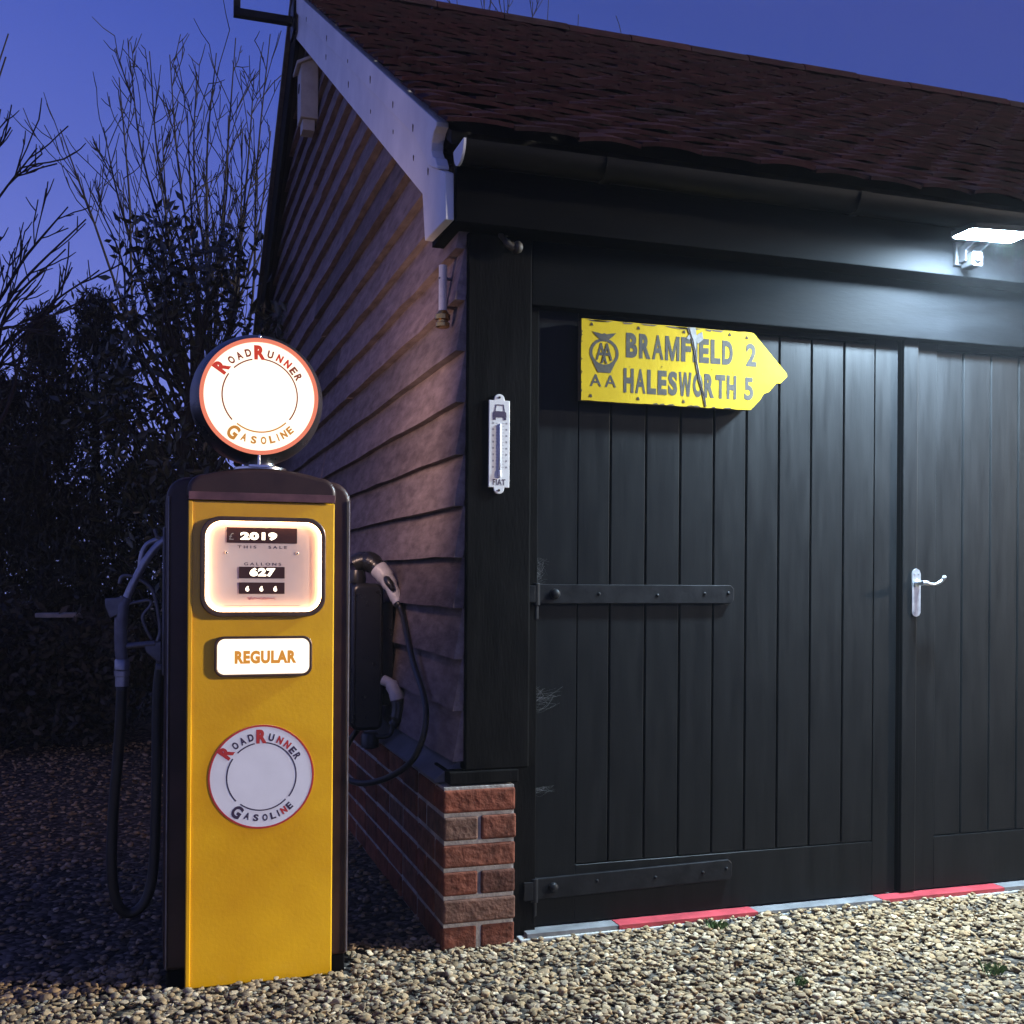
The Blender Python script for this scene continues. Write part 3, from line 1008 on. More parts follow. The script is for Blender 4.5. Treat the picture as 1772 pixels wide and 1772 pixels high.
p = MB(); p.prism(rrect(-0.118, 0.118, -0.064, 0.064, 0.02, 5), 'z', 0.004, 0.018)
p.prism(rrect(-0.07, 0.07, -0.036, 0.036, 0.01, 3), 'z', 0.0185, 0.028)
tf(p).build('casing', M['lamp_case'], fl, bevel=0.003)
p = MB()
p.ring(rrect(-0.118, 0.118, -0.064, 0.064, 0.02, 5), rrect(-0.111, 0.111, -0.057, 0.057, 0.015, 5), 'z', -0.002, 0.0035)
tf(p).build('front_frame', M['lamp_case'], fl)
p = MB(); p.prism(rrect(-0.110, 0.110, -0.056, 0.056, 0.015, 5), 'z', -0.004, 0.003)
tf(p).build('lens', M['led'], fl)
p = MB()
p.box(2.665, 2.755, 3.205, 3.2195, 2.255, 2.335)
p.prism([(3.204, 2.262), (3.204, 2.318), (3.10, 2.345), (3.045, 2.335), (3.045, 2.322), (3.10, 2.326), (3.17, 2.30), (3.17, 2.262)], 'x', 2.676, 2.684)
p.prism([(3.204, 2.262), (3.204, 2.318), (3.10, 2.345), (3.045, 2.335), (3.045, 2.322), (3.10, 2.326), (3.17, 2.30), (3.17, 2.262)], 'x', 2.736, 2.744)
p.tube([(2.67, 3.12, 2.332), (2.75, 3.12, 2.332)], 0.007, 10)
p.build('bracket', M['lamp_case'], fl, bevel=0.002)
p = MB()
p.prism(rrect(2.688, 2.732, 2.242, 2.292, 0.008, 4), 'y', 3.15, 3.2035)
p.lathe([(0.016, 0), (0.0155, -0.008), (0.012, -0.014), (0.005, -0.017)], (2.71, 3.15, 2.268), 'y', 16)
p.build('motion_sensor', M['lamp_case'], fl, smooth=True, autos=40)

# ------------------------------------------------------------------ fuel pump
PY = 3.19
pump = thing('fuel_pump', 'old yellow fuel pump with lit round globe on top, standing on gravel', 'fuel pump', (0.295, 3.39, 0))


def outline(x0, x1, ztop, r, z0=0.0, arch=0.0, n=10):
    o = [(x0, z0), (x1, z0)]
    for k in range(n + 1):
        a = R(90 * k / n)
        o.append((x1 - r + r * math.cos(a), ztop - r + r * math.sin(a)))
    if arch:
        for k in range(1, 10):
            t = k / 10
            o.append((x1 - r - (x1 - x0 - 2 * r) * t, ztop + arch * 4 * t * (1 - t)))
    for k in range(n + 1):
        a = R(90 + 90 * k / n)
        o.append((x0 + r + r * math.cos(a), ztop - r + r * math.sin(a)))
    return o


p = MB()
p.prism(outline(0.036, 0.550, 1.425, 0.06, 0.05), 'y', 3.213, 3.60)
p.build('cabinet', M['pump'], pump, bevel=0.014, seg=4, smooth=True, autos=50)
p = MB()
p.box(0.045, 0.541, 3.222, 3.592, -0.01, 0.049)
p.build('base', M['black'], pump, bevel=0.004)
p = MB()
p.prism(outline(0.090, 0.502, 1.432, 0.045, 1.362, arch=0.022), 'y', 3.182, 3.56)
p.build('head', M['pump'], pump, bevel=0.012, seg=4, smooth=True, autos=50)
p = MB()
p.prism(rrect(0.0935, 0.4985, 0.004, 1.360, 0.004, 3), 'y', PY, 3.2125)
p.build('front_panel', M['yellow'], pump, bevel=0.006, seg=3)
p = MB()
p.box(0.0935, 0.106, 3.1845, PY - 0.0003, 0.006, 1.358)
p.build('edge_moulding', M['yellow'], pump, bevel=0.0025)
for x in (0.040, 0.541):
    MB().box(x, x + 0.004, 3.206, 3.2125, 0.06, 1.37).build('trim_strip', M['alloy_dark'], pump, bevel=0.001)

p = MB()
p.prism([(0.094, 1.3605), (0.498, 1.3605), (0.498, 1.3830), (0.094, 1.3830)], 'y', 3.1785, 3.1815)
p.build('head_reflection', M['reflection'], pump, bevel=0.001)  # pinkish reflection on the head, painted as a mauve strip

# meter window
met_o = rrect(0.126, 0.472, 1.036, 1.316, 0.055, 10)
met_i = rrect(0.140, 0.459, 1.050, 1.303, 0.045, 10)
p = MB(); p.ring(met_o, met_i, 'y', 3.173, PY - 0.0003)
meter = p.build('meter', M['bezel'], pump, bevel=0.003, smooth=True, autos=45)
p = MB(); p.prism(rrect(0.1405, 0.4585, 1.0505, 1.3025, 0.0445, 10), 'y', 3.1865, 3.1895)
p.build('face', M['meter'], meter)
p = MB(); p.ring(rrect(0.1403, 0.4587, 1.0503, 1.3027, 0.0447, 10), rrect(0.1423, 0.4567, 1.0523, 1.3007, 0.043, 10), 'y', 3.1765, 3.1840)
p.build('edge_lamp', M['edge_lamp'], meter)
for x0, x1, z0, z1 in ((0.197, 0.391, 1.243, 1.286), (0.231, 0.357, 1.144, 1.176), (0.231, 0.357, 1.100, 1.132)):
    MB().prism([(x0, z0), (x1, z0), (x1, z1), (x0, z1)], 'y', 3.1845, 3.1863).build('display_window', M['display'], meter)
word(meter, M['digit'], '2019', 0.234, 0.335, 1.251, 1.273, 3.1838, 0.055, 1.12, nm='digits')
word(meter, M['digit'], '627', 0.260, 0.331, 1.149, 1.173, 3.1838, 0.055, 1.12, nm='digits')
for i, ch in enumerate('666'):
    word(meter, M['digit'], ch, 0.249 + i * 0.0385, 0.259 + i * 0.0385, 1.107, 1.122, 3.1838, 0.05, nm='digits')
p = MB()
put_text(p, '£', 0.203, 0.216, 1.251, 1.270, 3.1839, 0.0)
p.build('pound_sign', M['offwhite'], meter)
p = MB()
word(meter, M['ink'], 'THIS', 0.227, 0.278, 1.2275, 1.2355, 3.1861, 0.012, 1.6)
word(meter, M['ink'], 'SALE', 0.312, 0.363, 1.2275, 1.2355, 3.1861, 0.012, 1.6)
word(meter, M['ink'], 'GALLONS', 0.245, 0.347, 1.1800, 1.1880, 3.1861, 0.012, 1.6)
sq = []
for i in range(60):
    t = i / 59
    sq.append((0.254 + 0.078 * t, 3.1858, 1.087 + 0.0028 * math.sin(t * 55) * (1 + 0.5 * math.sin(t * 13))))
p.tube(sq, 0.0005, 4)
p.build('script_line', M['red_ink'], meter)
MB().box(0.19, 0.40, 3.1860, 3.1863, 1.0655, 1.0662).build('small_print', M['ink'], meter)
for x in (0.196, 0.392):
    MB().lathe([(0.0045, 0), (0.004, -0.002), (0.0015, -0.003)], (x, 3.1863, 1.2155), 'y', 12).build('screw', M['chrome'], meter, smooth=True)

# lit grade panel
p = MB()
p.ring(rrect(0.1655, 0.4355, 0.867, 0.981, 0.026, 8), rrect(0.173, 0.428, 0.874, 0.974, 0.021, 8), 'y', 3.178, PY - 0.0003)
gp = p.build('grade_panel', M['bezel'], pump, bevel=0.002, smooth=True, autos=45)
# slightly domed glass
def dome(outl, cx, cz, y0, h, rings=5):
    vs, fs = [], []
    n = len(outl)
    for q in range(rings):
        s = 1 - q / rings
        for (x, z_) in outl:
            vs.append((cx + (x - cx) * s, y0 - h * (1 - s * s), cz + (z_ - cz) * s))
    vs.append((cx, y0 - h, cz))
    for q in range(rings - 1):
        for i in range(n):
            j = (i + 1) % n
            fs.append((q * n + i, q * n + j, (q + 1) * n + j, (q + 1) * n + i))
    q = rings - 1
    for i in range(n):
        fs.append((q * n + i, q * n + (i + 1) % n, rings * n))
    m = MB()
    m.add(vs, fs)
    return m


dome(rrect(0.1735, 0.4275, 0.8745, 0.9735, 0.0205, 8), 0.3005, 0.924, 3.182, 0.010).build('lit_glass', M['regular'], gp, smooth=True)
p = MB()
put_text(p, 'REGULAR', 0.2195, 0.390, 0.9045, 0.9415, 3.1702, 0.06, 1.1)
p.build('lettering', M['regular_ink'], gp)


def round_emblem(cx, cz, Rr, y_of, letter_of, small_mat, big_mat, bot_mat, par, dep):
    """circular lettering: ROAD RUNNER over the top, GASOLINE underneath, broken ring between"""
    mats = {'small': small_mat, 'big': big_mat, 'bot': bot_mat, 'bot2': big_mat if bot_mat is small_mat else bot_mat}

    def letter(ch, ang, rr, h, w, key, flip=False, bold=0.045):
        v, f, asp = glyphs(ch, bold)
        a = R(ang)
        rot = a - math.pi / 2 if not flip else a + math.pi / 2
        ca, sa = math.cos(rot), math.sin(rot)
        X0, Z0 = rr * Rr * math.cos(a), rr * Rr * math.sin(a)
        vs = []
        for q in v:
            u, t = (q[0] - 0.5) * w * Rr, (q[1] - 0.5) * h * Rr
            x, z_ = X0 + u * ca - t * sa, Z0 + u * sa + t * ca
            vs.append((cx + x, y_of(math.hypot(x, z_) / Rr) - dep, cz + z_))
        MB().add(vs, f).build('letter', mats[key], par)
    for ch, ang, rr in (('O', 129, .79), ('A', 117.5, .785), ('D', 105.5, .785), ('U', 76.5, .77), ('E', 39.6, .76), ('R', 29, .77)):
        letter(ch, ang, rr, .145, .105, 'small')
    for ch, ang in (('N', 63.5), ('N', 51)):
        letter(ch, ang, .77, .145, .11, 'big', bold=0.06)
    letter('R', 143.5, .83, .27, .20, 'big', bold=0.06)
    letter('R', 90.5, .775, .27, .20, 'big', bold=0.06)
    letter('G', 235, .80, .25, .19, 'bot', True, 0.045)
    for ch, ang in (('A', 250), ('S', 262.5), ('O', 275), ('L', 286), ('I', 294), ('E', 312)):
        letter(ch, ang, .79, .135, .10 if ch != 'I' else .025, 'bot', True)
    letter('N', 302.5, .79, .135, .11, 'bot2', True, 0.06)

    def arc(a0, a1, rr, key, n=40):
        m = MB()
        vs, fs = [], []
        for i in range(n + 1):
            a = R(a0 + (a1 - a0) * i / n)
            for q in (rr - .0125, rr + .0125):
                x, z_ = q * Rr * math.cos(a), q * Rr * math.sin(a)
                vs.append((cx + x, y_of(q) - dep, cz + z_))
        for i in range(n):
            fs.append((2 * i, 2 * i + 1, 2 * i + 3, 2 * i + 2))
        m.add(vs, fs).build('ring_line', mats[key], par)
    arc(146, 223, .655, 'small')
    arc(102, 134, .655, 'small')
    arc(-38, 83, .655, 'small')
    arc(232, 315, .645, 'bot')


# lower round badge
bc = (0.2975, 0.584, 0.1465)
p = MB()
p.prism([(bc[0] + bc[2] * math.cos(R(a)), bc[1] + bc[2] * math.sin(R(a))) for a in range(0, 360, 5)], 'y', PY - 0.0012, PY - 0.0002)
badge = p.build('badge', M['badge'], pump)
p = MB()
p.ring([(bc[0] + bc[2] * math.cos(R(a)), bc[1] + bc[2] * math.sin(R(a))) for a in range(0, 360, 5)],
       [(bc[0] + bc[2] * .965 * math.cos(R(a)), bc[1] + bc[2] * .965 * math.sin(R(a))) for a in range(0, 360, 5)], 'y', PY - 0.0018, PY - 0.0013)
p.build('rim', M['red_ink'], badge)
round_emblem(bc[0], bc[1], bc[2], lambda q: PY - 0.0012, None, M['navy'], M['red_ink'], M['navy'], badge, 0.0006)

# globe
gc = (0.284, 1.655, 0.153)
GY = 3.185
p = MB()
p.lathe([(0.163, -0.001), (0.170, 0.012), (0.184, 0.05), (0.187, 0.085), (0.184, 0.12), (0.170, 0.158), (0.163, 0.171), (0.15, 0.171), (0.15, -0.001)], (gc[0], GY, gc[1]), 'y', 64, cap=False)
globe = p.build('globe', M['plastic'], pump, smooth=True, autos=50)
fy = lambda q: GY - 0.001 - 0.022 * (1 - min(1, q * 1.03) ** 2)
circ = [(gc[0] + gc[2] * math.cos(R(a)), gc[1] + gc[2] * math.sin(R(a))) for a in range(0, 360, 4)]
dome(circ, gc[0], gc[1], GY - 0.001, 0.022, 8).build('lit_glass', M['globe_face'], globe, smooth=True)
dm = dome(circ, gc[0], gc[1], 0, 0.022, 8)
dm.v = [(x, 2 * GY - (y + GY) + 0.171 - 0.0, z_) for x, y, z_ in dm.v]
dm.build('lit_glass', M['globe_back'], globe, smooth=True)
p = MB()
p.ring([(gc[0] + 0.1635 * math.cos(R(a)), gc[1] + 0.1635 * math.sin(R(a))) for a in range(0, 360, 4)],
       [(gc[0] + 0.1525 * math.cos(R(a)), gc[1] + 0.1525 * math.sin(R(a))) for a in range(0, 360, 4)], 'y', GY - 0.007, GY - 0.0012)
p.build('rim', M['globe_rim'], globe)
round_emblem(gc[0], gc[1], gc[2] * 1.03, fy, None, M['globe_brown'], M['globe_red'], M['globe_gold'], globe, 0.0022)
p = MB()
p.lathe([(0.075, 0), (0.075, 0.006), (0.045, 0.012), (0.040, 0.03)], (gc[0] + 0.01, GY + 0.085, 1.4545), 'z', 32)
p.tube([(gc[0], GY + 0.002, 1.464), (gc[0], GY + 0.002, 1.50)], 0.0045, 10)
p.box(gc[0] - 0.028, gc[0] + 0.028, GY - 0.002, GY + 0.02, 1.4575, 1.4635)
p.lathe([(0.004, 0), (0.005, 0.004), (0.003, 0.009)], (gc[0], GY - 0.002, 1.8195), 'z', 10)
p.build('globe_mount', M['chrome'], pump, smooth=True, autos=40)

# holster on the left flank
p = MB()
p.prism([(3.36, 0.86), (3.44, 0.86), (3.46, 0.98), (3.46, 1.29), (3.34, 1.29), (3.34, 0.98)], 'x', 0.029, 0.0355)
p.box(0.012, 0.0285, 3.375, 3.425, 0.875, 0.889)
p.tube([(0.030, 3.40, 1.255), (0.012, 3.40, 1.262), (0.006, 3.40, 1.285)], 0.006, 8)
p.build('nozzle_holster', M['alloy_dark'], pump, bevel=0.002)

# nozzle with its hose
nz = thing('fuel_nozzle', 'grey metal fuel nozzle with black hose hooked on the left side of the pump', 'nozzle', (-0.085, 3.4, 0.85))
NY = 3.40
p = MB()
p.tube([(-0.082, NY, 0.905), (-0.085, NY, 0.935), (-0.086, NY, 1.0), (-0.084, NY, 1.06), (-0.072, NY, 1.085)], [0.017, 0.0175, 0.018, 0.020, 0.016], 16)
p.prism([(-0.129, 1.082), (-0.128, 1.058), (-0.115, 1.026), (-0.095, 1.034), (-0.080, 1.060), (-0.078, 1.090), (-0.10, 1.084)], 'y', NY - 0.017, NY + 0.017)
p.tube([(-0.083, NY, 0.942), (-0.04, NY, 0.947), (0.01, NY, 0.951)], [0.010, 0.008, 0.009], 10)
p.prism([(-0.022, 0.945), (0.026, 0.958), (0.027, 0.892), (0.018, 0.895), (-0.015, 0.925)], 'y', NY - 0.006, NY + 0.006)
nzb = p.build('body', M['alloy_dark'], nz, bevel=0.003, smooth=True, autos=45)
p = MB()
p.tube(spline([(-0.076, NY, 1.068), (-0.058, NY, 1.114), (-0.038, NY, 1.156), (-0.015, NY, 1.198), (0.010, NY, 1.232), (0.034, NY, 1.254)], 5), 0.0115, 14)
p.tube(spline([(-0.034, NY + 0.012, 1.172), (-0.030, NY + 0.014, 1.207), (-0.018, NY + 0.014, 1.236), (0.004, NY + 0.012, 1.251), (0.032, NY + 0.008, 1.257)], 5), 0.008, 12)
p.build('spout', M['alloy'], nz, smooth=True)
p = MB()
p.tube(spline([(-0.091, NY, 1.124), (-0.083, NY, 1.146), (-0.058, NY, 1.146), (-0.021, NY, 1.128), (0.003, NY, 1.1), (0.016, NY, 1.043), (0.023, NY, 0.985), (0.014, NY, 0.955)], 5), 0.005, 8)
p.build('trigger_guard', M['alloy_dark'], nz, smooth=True)
p = MB()
p.tube(spline([(-0.07, NY, 1.065), (-0.03, NY, 1.074), (-0.008, NY, 1.076), (-0.004, NY, 1.062), (-0.026, NY, 1.03), (-0.017, NY, 0.994), (0.0, NY, 0.962)], 5), 0.0045, 8)
p.build('trigger', M['alloy_dark'], nz, smooth=True)
p = MB()
p.lathe([(0.019, 0.0), (0.019, 0.028), (0.022, 0.03), (0.022, 0.045), (0.018, 0.047), (0.021, 0.049), (0.021, 0.075), (0.018, 0.079)], (-0.0815, NY, 0.828), 'z', 20)
p.build('swivel', M['alloy'], nz, smooth=True, autos=40)
p = MB()
p.tube(spline([(-0.0815, 3.40, 0.83), (-0.085, 3.41, 0.74), (-0.091, 3.43, 0.63), (-0.105, 3.45, 0.44), (-0.107, 3.46, 0.27), (-0.090, 3.47, 0.175), (-0.056, 3.48, 0.145), (-0.018, 3.48, 0.17), (0.004, 3.48, 0.235), (0.013, 3.48, 0.35), (0.016, 3.48, 0.54), (0.018, 3.48, 0.80), (0.034, 3.47, 0.93)], 7), 0.0155, 14)
p.build('hose', M['rubber'], nz, smooth=True)

# ------------------------------------------------------------------ charger on the gable
ch = thing('charger', 'black wall charging box mounted on the gable boards behind the pump', 'charger', (0.80, 4.35, 0.55))
p = MB()
p.prism(rrect(0.725, 0.848, 0.56, 1.125, 0.03, 6), 'y', 4.20, 4.50)
p.build('case', M['plastic'], ch, bevel=0.015, seg=3, smooth=True, autos=50)
p = MB()
p.box(0.8485, 0.897, 4.26, 4.44, 0.65, 1.05)
p.build('mount', M['plastic'], ch, bevel=0.003)
for x in (0.735, 0.835):
    MB().tube([(x, 4.192, 0.60), (x, 4.192, 1.09)], 0.004, 8).build('edge_rib', M['plastic'], ch)
cn = thing('charging_plug', 'grey and black charging plug with looping black cable on top of the charger', 'plug', (0.80, 4.2, 1.19))
p = MB()
p.tube(spline([(0.745, 4.27, 1.200), (0.775, 4.26, 1.212), (0.805, 4.245, 1.206), (0.830, 4.225, 1.182)], 5), [0.036] * 8 + [0.040] * 5 + [0.036] * 3, 18)
p.lathe([(0.034, 0.0), (0.036, 0.02), (0.030, 0.05)], (0.755, 4.27, 1.1255), 'z', 20)
p.build('head', M['plastic'], cn, smooth=True, autos=50)
p = MB()
p.tube(spline([(0.8305, 4.2245, 1.1815), (0.850, 4.205, 1.155), (0.868, 4.185, 1.12), (0.885, 4.16, 1.075), (0.893, 4.145, 1.05)], 5), [0.0365] * 3 + [0.035] * 4 + [0.030] * 4 + [0.025] * 6 + [0.022] * 4, 18)
p.build('handle', M['grip'], cn, smooth=True, autos=50)
p = MB()
p.tube(spline([(0.846, 4.172, 1.150), (0.858, 4.154, 1.128), (0.872, 4.137, 1.098)], 4), [0.008, 0.012, 0.014, 0.015, 0.015, 0.014, 0.012, 0.010, 0.006], 12)
p.build('grip_pad', M['plastic'], cn, smooth=True)
p = MB()
cp = [(0.893, 4.145, 1.05), (0.899, 4.10, 1.01), (0.880, 3.85, 0.86), (0.872, 3.65, 0.76), (0.862, 3.56, 0.69), (0.845, 3.55, 0.61), (0.815, 3.60, 0.53), (0.76, 3.75, 0.455), (0.705, 3.95, 0.41), (0.68, 4.15, 0.42), (0.72, 4.25, 0.50), (0.765, 4.28, 0.558)]
cps = spline(cp, 8)
p.tube(cps, [0.018 - 0.007 * min(1, i / 6) for i in range(len(cps))], 12)
p.build('cable', M['cable'], cn, smooth=True)
c2 = thing('cable_holder', 'curved grey and black plug hanging low beside the charger', 'plug', (0.87, 4.2, 0.6))
p = MB()
p.tube(spline([(0.845, 4.19, 0.755), (0.868, 4.17, 0.742), (0.884, 4.15, 0.712), (0.892, 4.14, 0.68)], 5), [0.020] * 6 + [0.026] * 5 + [0.028] * 5, 16)
p.build('handle', M['grip'], c2, smooth=True)
p = MB()
p.tube(spline([(0.892, 4.14, 0.679), (0.893, 4.135, 0.645), (0.884, 4.13, 0.61), (0.868, 4.13, 0.585)], 5), [0.029] * 6 + [0.028] * 5 + [0.02] * 5, 16)
p.build('head', M['plastic'], c2, smooth=True)
p = MB()
p.tube(spline([(0.870, 4.13, 0.588), (0.862, 4.13, 0.556), (0.835, 4.13, 0.546), (0.80, 4.14, 0.548)], 6), 0.009, 10)
p.lathe([(0.012, 0), (0.034, 0.008), (0.036, 0.05), (0.028, 0.062)], (0.79, 4.16, 0.497), 'z', 16)
p.build('cable', M['cable'], c2, smooth=True, autos=50)

# ------------------------------------------------------------------ small things on the gable
bx = thing('bird_box', 'tall pale wooden bird box high under the gable peak', 'bird box', (0.85, 6.95, 3.95))
p = MB()
p.prism([(0.795, 3.80), (0.896, 3.80), (0.896, 4.16), (0.795, 4.105)], 'y', 6.45, 6.60)
p.build('box', M['offwhite'], bx, bevel=0.004)
p = MB()
p.prism([(0.770, 4.092), (0.896, 4.161), (0.896, 4.181), (0.770, 4.112)], 'y', 6.43, 6.62)
p.build('lid', M['offwhite'], bx, bevel=0.003)
p = MB()
p.box(0.81, 0.88, 6.47, 6.58, 3.735, 3.7995)
p.build('landing_slot', M['offwhite'], bx, bevel=0.003)
p = MB()
p.lathe([(0.028, 0), (0.028, -0.002)], (0.7946, 6.525, 3.99), 'x', 20)
p.build('entrance_hole', M['black'], bx)

tu = thing('gauge_tube', 'white tube with ringed brass end fixed to the boards near the post', 'tube', (0.875, 3.44, 2.0))
p = MB()
p.tube([(0.876, 3.43, 2.0005), (0.876, 3.43, 2.145)], 0.0135, 16)
p.build('tube', M['enamel'], tu, smooth=True, autos=40)
p = MB()
p.lathe([(0.016, 0), (0.022, 0.004), (0.022, 0.016), (0.017, 0.019), (0.017, 0.024), (0.024, 0.027), (0.024, 0.042), (0.018, 0.047), (0.0145, 0.055)], (0.876, 3.43, 1.945), 'z', 24)
p.build('brass_end', M['brass'], tu, smooth=True, autos=40)
p = MB()
p.box(0.8625, 0.905, 3.422, 3.438, 2.10, 2.106)
p.build('clip', M['alloy_dark'], tu)

bt = thing('aerial_bracket', 'black metal bracket arm sticking out from the gable peak', 'bracket', (0.8, 7.0, 4.65))
p = MB()
p.box(0.45, 0.80, 6.95, 7.0, 4.575, 4.62)
p.box(0.45, 0.49, 6.951, 6.999, 4.6205, 5.1)
p.build('arm', M['iron'], bt, bevel=0.003)
p = MB()
p.box(0.8005, 0.8175, 6.88, 7.04, 4.50, 4.70)
p.build('wall_plate', M['iron'], bt, bevel=0.003)
p = MB()
p.box(0.425, 0.4495, 6.96, 6.99, 4.80, 4.83)
p.build('clamp', M['iron'], bt)

kn = thing('insulator', 'small dull brown curved knob on the post under the eaves', 'insulator', (1.06, 3.29, 2.19))
p = MB()
p.tube(spline([(1.030, 3.309, 2.222), (1.032, 3.285, 2.205), (1.045, 3.275, 2.185), (1.062, 3.278, 2.18)], 5), [0.009] * 8 + [0.012] * 5 + [0.014] * 3, 12)
p.build('stem', M['knob'], kn, smooth=True)
p = MB()
p.lathe([(0.008, 0), (0.018, 0.004), (0.020, 0.014), (0.014, 0.024), (0.006, 0.028)], (1.064, 3.278, 2.180), 'x', 16)
p.build('knob', M['knob'], kn, smooth=True)

# cobwebs in the door gap
def cobweb(label, cx, cz, w, h, n, seed):
    r = random.Random(seed)
    m = MB()
    for i in range(n):
        a = (cx + r.uniform(-0.01, 0.02), 3.352 + r.uniform(-0.003, 0.004), cz + r.uniform(-h, h))
        b = (cx + r.uniform(0.3, 1.0) * w, 3.3655, cz + r.uniform(-h, h) * 0.6)
        mid = tuple((p_ + q_) / 2 for p_, q_ in zip(a, b))
        mid = (mid[0] + r.uniform(-0.015, 0.015), mid[1], mid[2] - r.uniform(-0.004, 0.02))
        m.tube(spline([a, mid, b], 4), r.uniform(0.0001, 0.00024), 3)
    o = m.build('cobweb', M['web'], None, loc=(cx, 3.355, cz))
    tag(o, label, 'cobweb', 'cobwebs beside the door hinge')


cobweb('wispy cobweb above the upper strap hinge', 1.150, 1.175, 0.07, 0.07, 44, 1)
cobweb('stringy cobweb between the two strap hinges', 1.150, 0.77, 0.12, 0.05, 26, 2)
cobweb('faint cobweb beside the top of the brick pier', 1.145, 0.47, 0.10, 0.02, 14, 3)

# weeds in the gravel
wl = [(1.755, 3.225, 0.022, 'green weed tuft just in front of the red floor tile under the strap hinge'), (1.744, 2.713, 0.016, 'small weed tuft in the middle of the gravel'),
      (2.336, 2.627, 0.024, 'green weed tuft near the right edge of the gravel')]
for x, y, s, lab in wl:
    m = MB()
    for i in range(46):
        a = rnd.uniform(0, 6.283)
        l = s * rnd.uniform(0.6, 1.5)
        bx_, by_ = x + rnd.gauss(0, s * 0.5), y + rnd.gauss(0, s * 0.4)
        e = (bx_ + l * 0.8 * math.cos(a), by_ + l * 0.8 * math.sin(a), 0.016 + l * rnd.uniform(0.3, 1.0))
        w = 0.0016
        m.add([(bx_ - w * math.sin(a), by_ + w * math.cos(a), 0.008), (bx_ + w * math.sin(a), by_ - w * math.cos(a), 0.008),
               ((bx_ + e[0]) / 2 + w * math.sin(a), (by_ + e[1]) / 2 - w * math.cos(a), 0.014 + l * 0.7), e], [(0, 1, 2), (0, 2, 3)])
    o = m.build('weed', M['weed'], None, loc=(x, y, 0.008))
    tag(o, lab, 'weed', 'weeds growing through the gravel')

# ------------------------------------------------------------------ trees and hedge
def limb_tree(label, base, fork, targets, seed, r0, twig, out=(0, 0, 1), group='bare winter trees', nside=9):
    """trunk up to a fork, then one bent limb per target with alternate side shoots and spurs"""
    r = random.Random(seed)
    th_ = thing('bare_tree', label, 'tree', base, group)
    tr, bn = MB(), MB()
    b, f = Vector(base), Vector(fork)
    tr.tube(spline([b, b.lerp(f, 0.5) + Vector((r.gauss(0, .05), r.gauss(0, .05), 0)), f], 5), [r0 * (1 - 0.45 * i / 10) for i in range(11)], 9)
    for t in targets:
        t = Vector(t)
        st = b.lerp(f, r.uniform(0.72, 1.0))
        d = t - st
        m1 = st + d * 0.35 + Vector((d.x * 0.24 + r.gauss(0, .09), r.gauss(0, .12), -abs(d.x) * 0.16 + r.gauss(0, .06)))
        m2 = st + d * 0.70 + Vector((d.x * 0.10 + r.gauss(0, .05), r.gauss(0, .08), r.gauss(0, .05)))
        pl = spline([st, m1, m2, t], 7)
        n = len(pl)
        rr = [max(0.0045, 0.0115 * (1 - i / (n - 1)) ** 0.8 + 0.0035) for i in range(n)]
        bn.tube(pl, rr, 5, cap=False)
        for k_ in range(nside):
            u = r.uniform(0.22, 0.97)
            i = min(n - 2, int(u * (n - 1)))
            p0 = Vector(pl[i])
            dr = (Vector(pl[i + 1]) - p0).normalized()
            sd = Vector((r.gauss(0, 1), r.gauss(0, 0.7), r.gauss(0, 0.4)))
            sd = (sd - dr * sd.dot(dr)).normalized()
            nd = (dr * r.uniform(0.8, 1.3) + sd * r.uniform(0.35, 0.8) + Vector(out) * 0.25).normalized()
            ln_ = twig * r.uniform(0.35, 1.1) * (1.1 - 0.5 * u)
            q = [p0]
            for c in range(4):
                nd = (nd + Vector((r.gauss(0, .10), r.gauss(0, .10), 0.07 + r.gauss(0, .06)))).normalized()
                q.append(q[-1] + nd * ln_ / 4)
            bn.tube(q, [max(0.0045, rr[i] * 0.6 * (1 - 0.2 * c)) for c in range(5)], 4, cap=False)
            for w in range(r.randint(1, 3)):
                c = r.randint(1, 4)
                e = (nd + Vector((r.gauss(0, .6), r.gauss(0, .5), r.gauss(0.15, .4)))).normalized()
                l2 = ln_ * r.uniform(0.12, 0.45)
                bn.tube([q[c], q[c] + e * l2 * 0.5, q[c] + (e + Vector((0, 0, 0.15))) * l2], [0.0048, 0.0042, 0.003], 3, cap=False)
    tr.build('trunk', M['bark'], th_, smooth=True)
    bn.build('branches', M['bark'], th_)


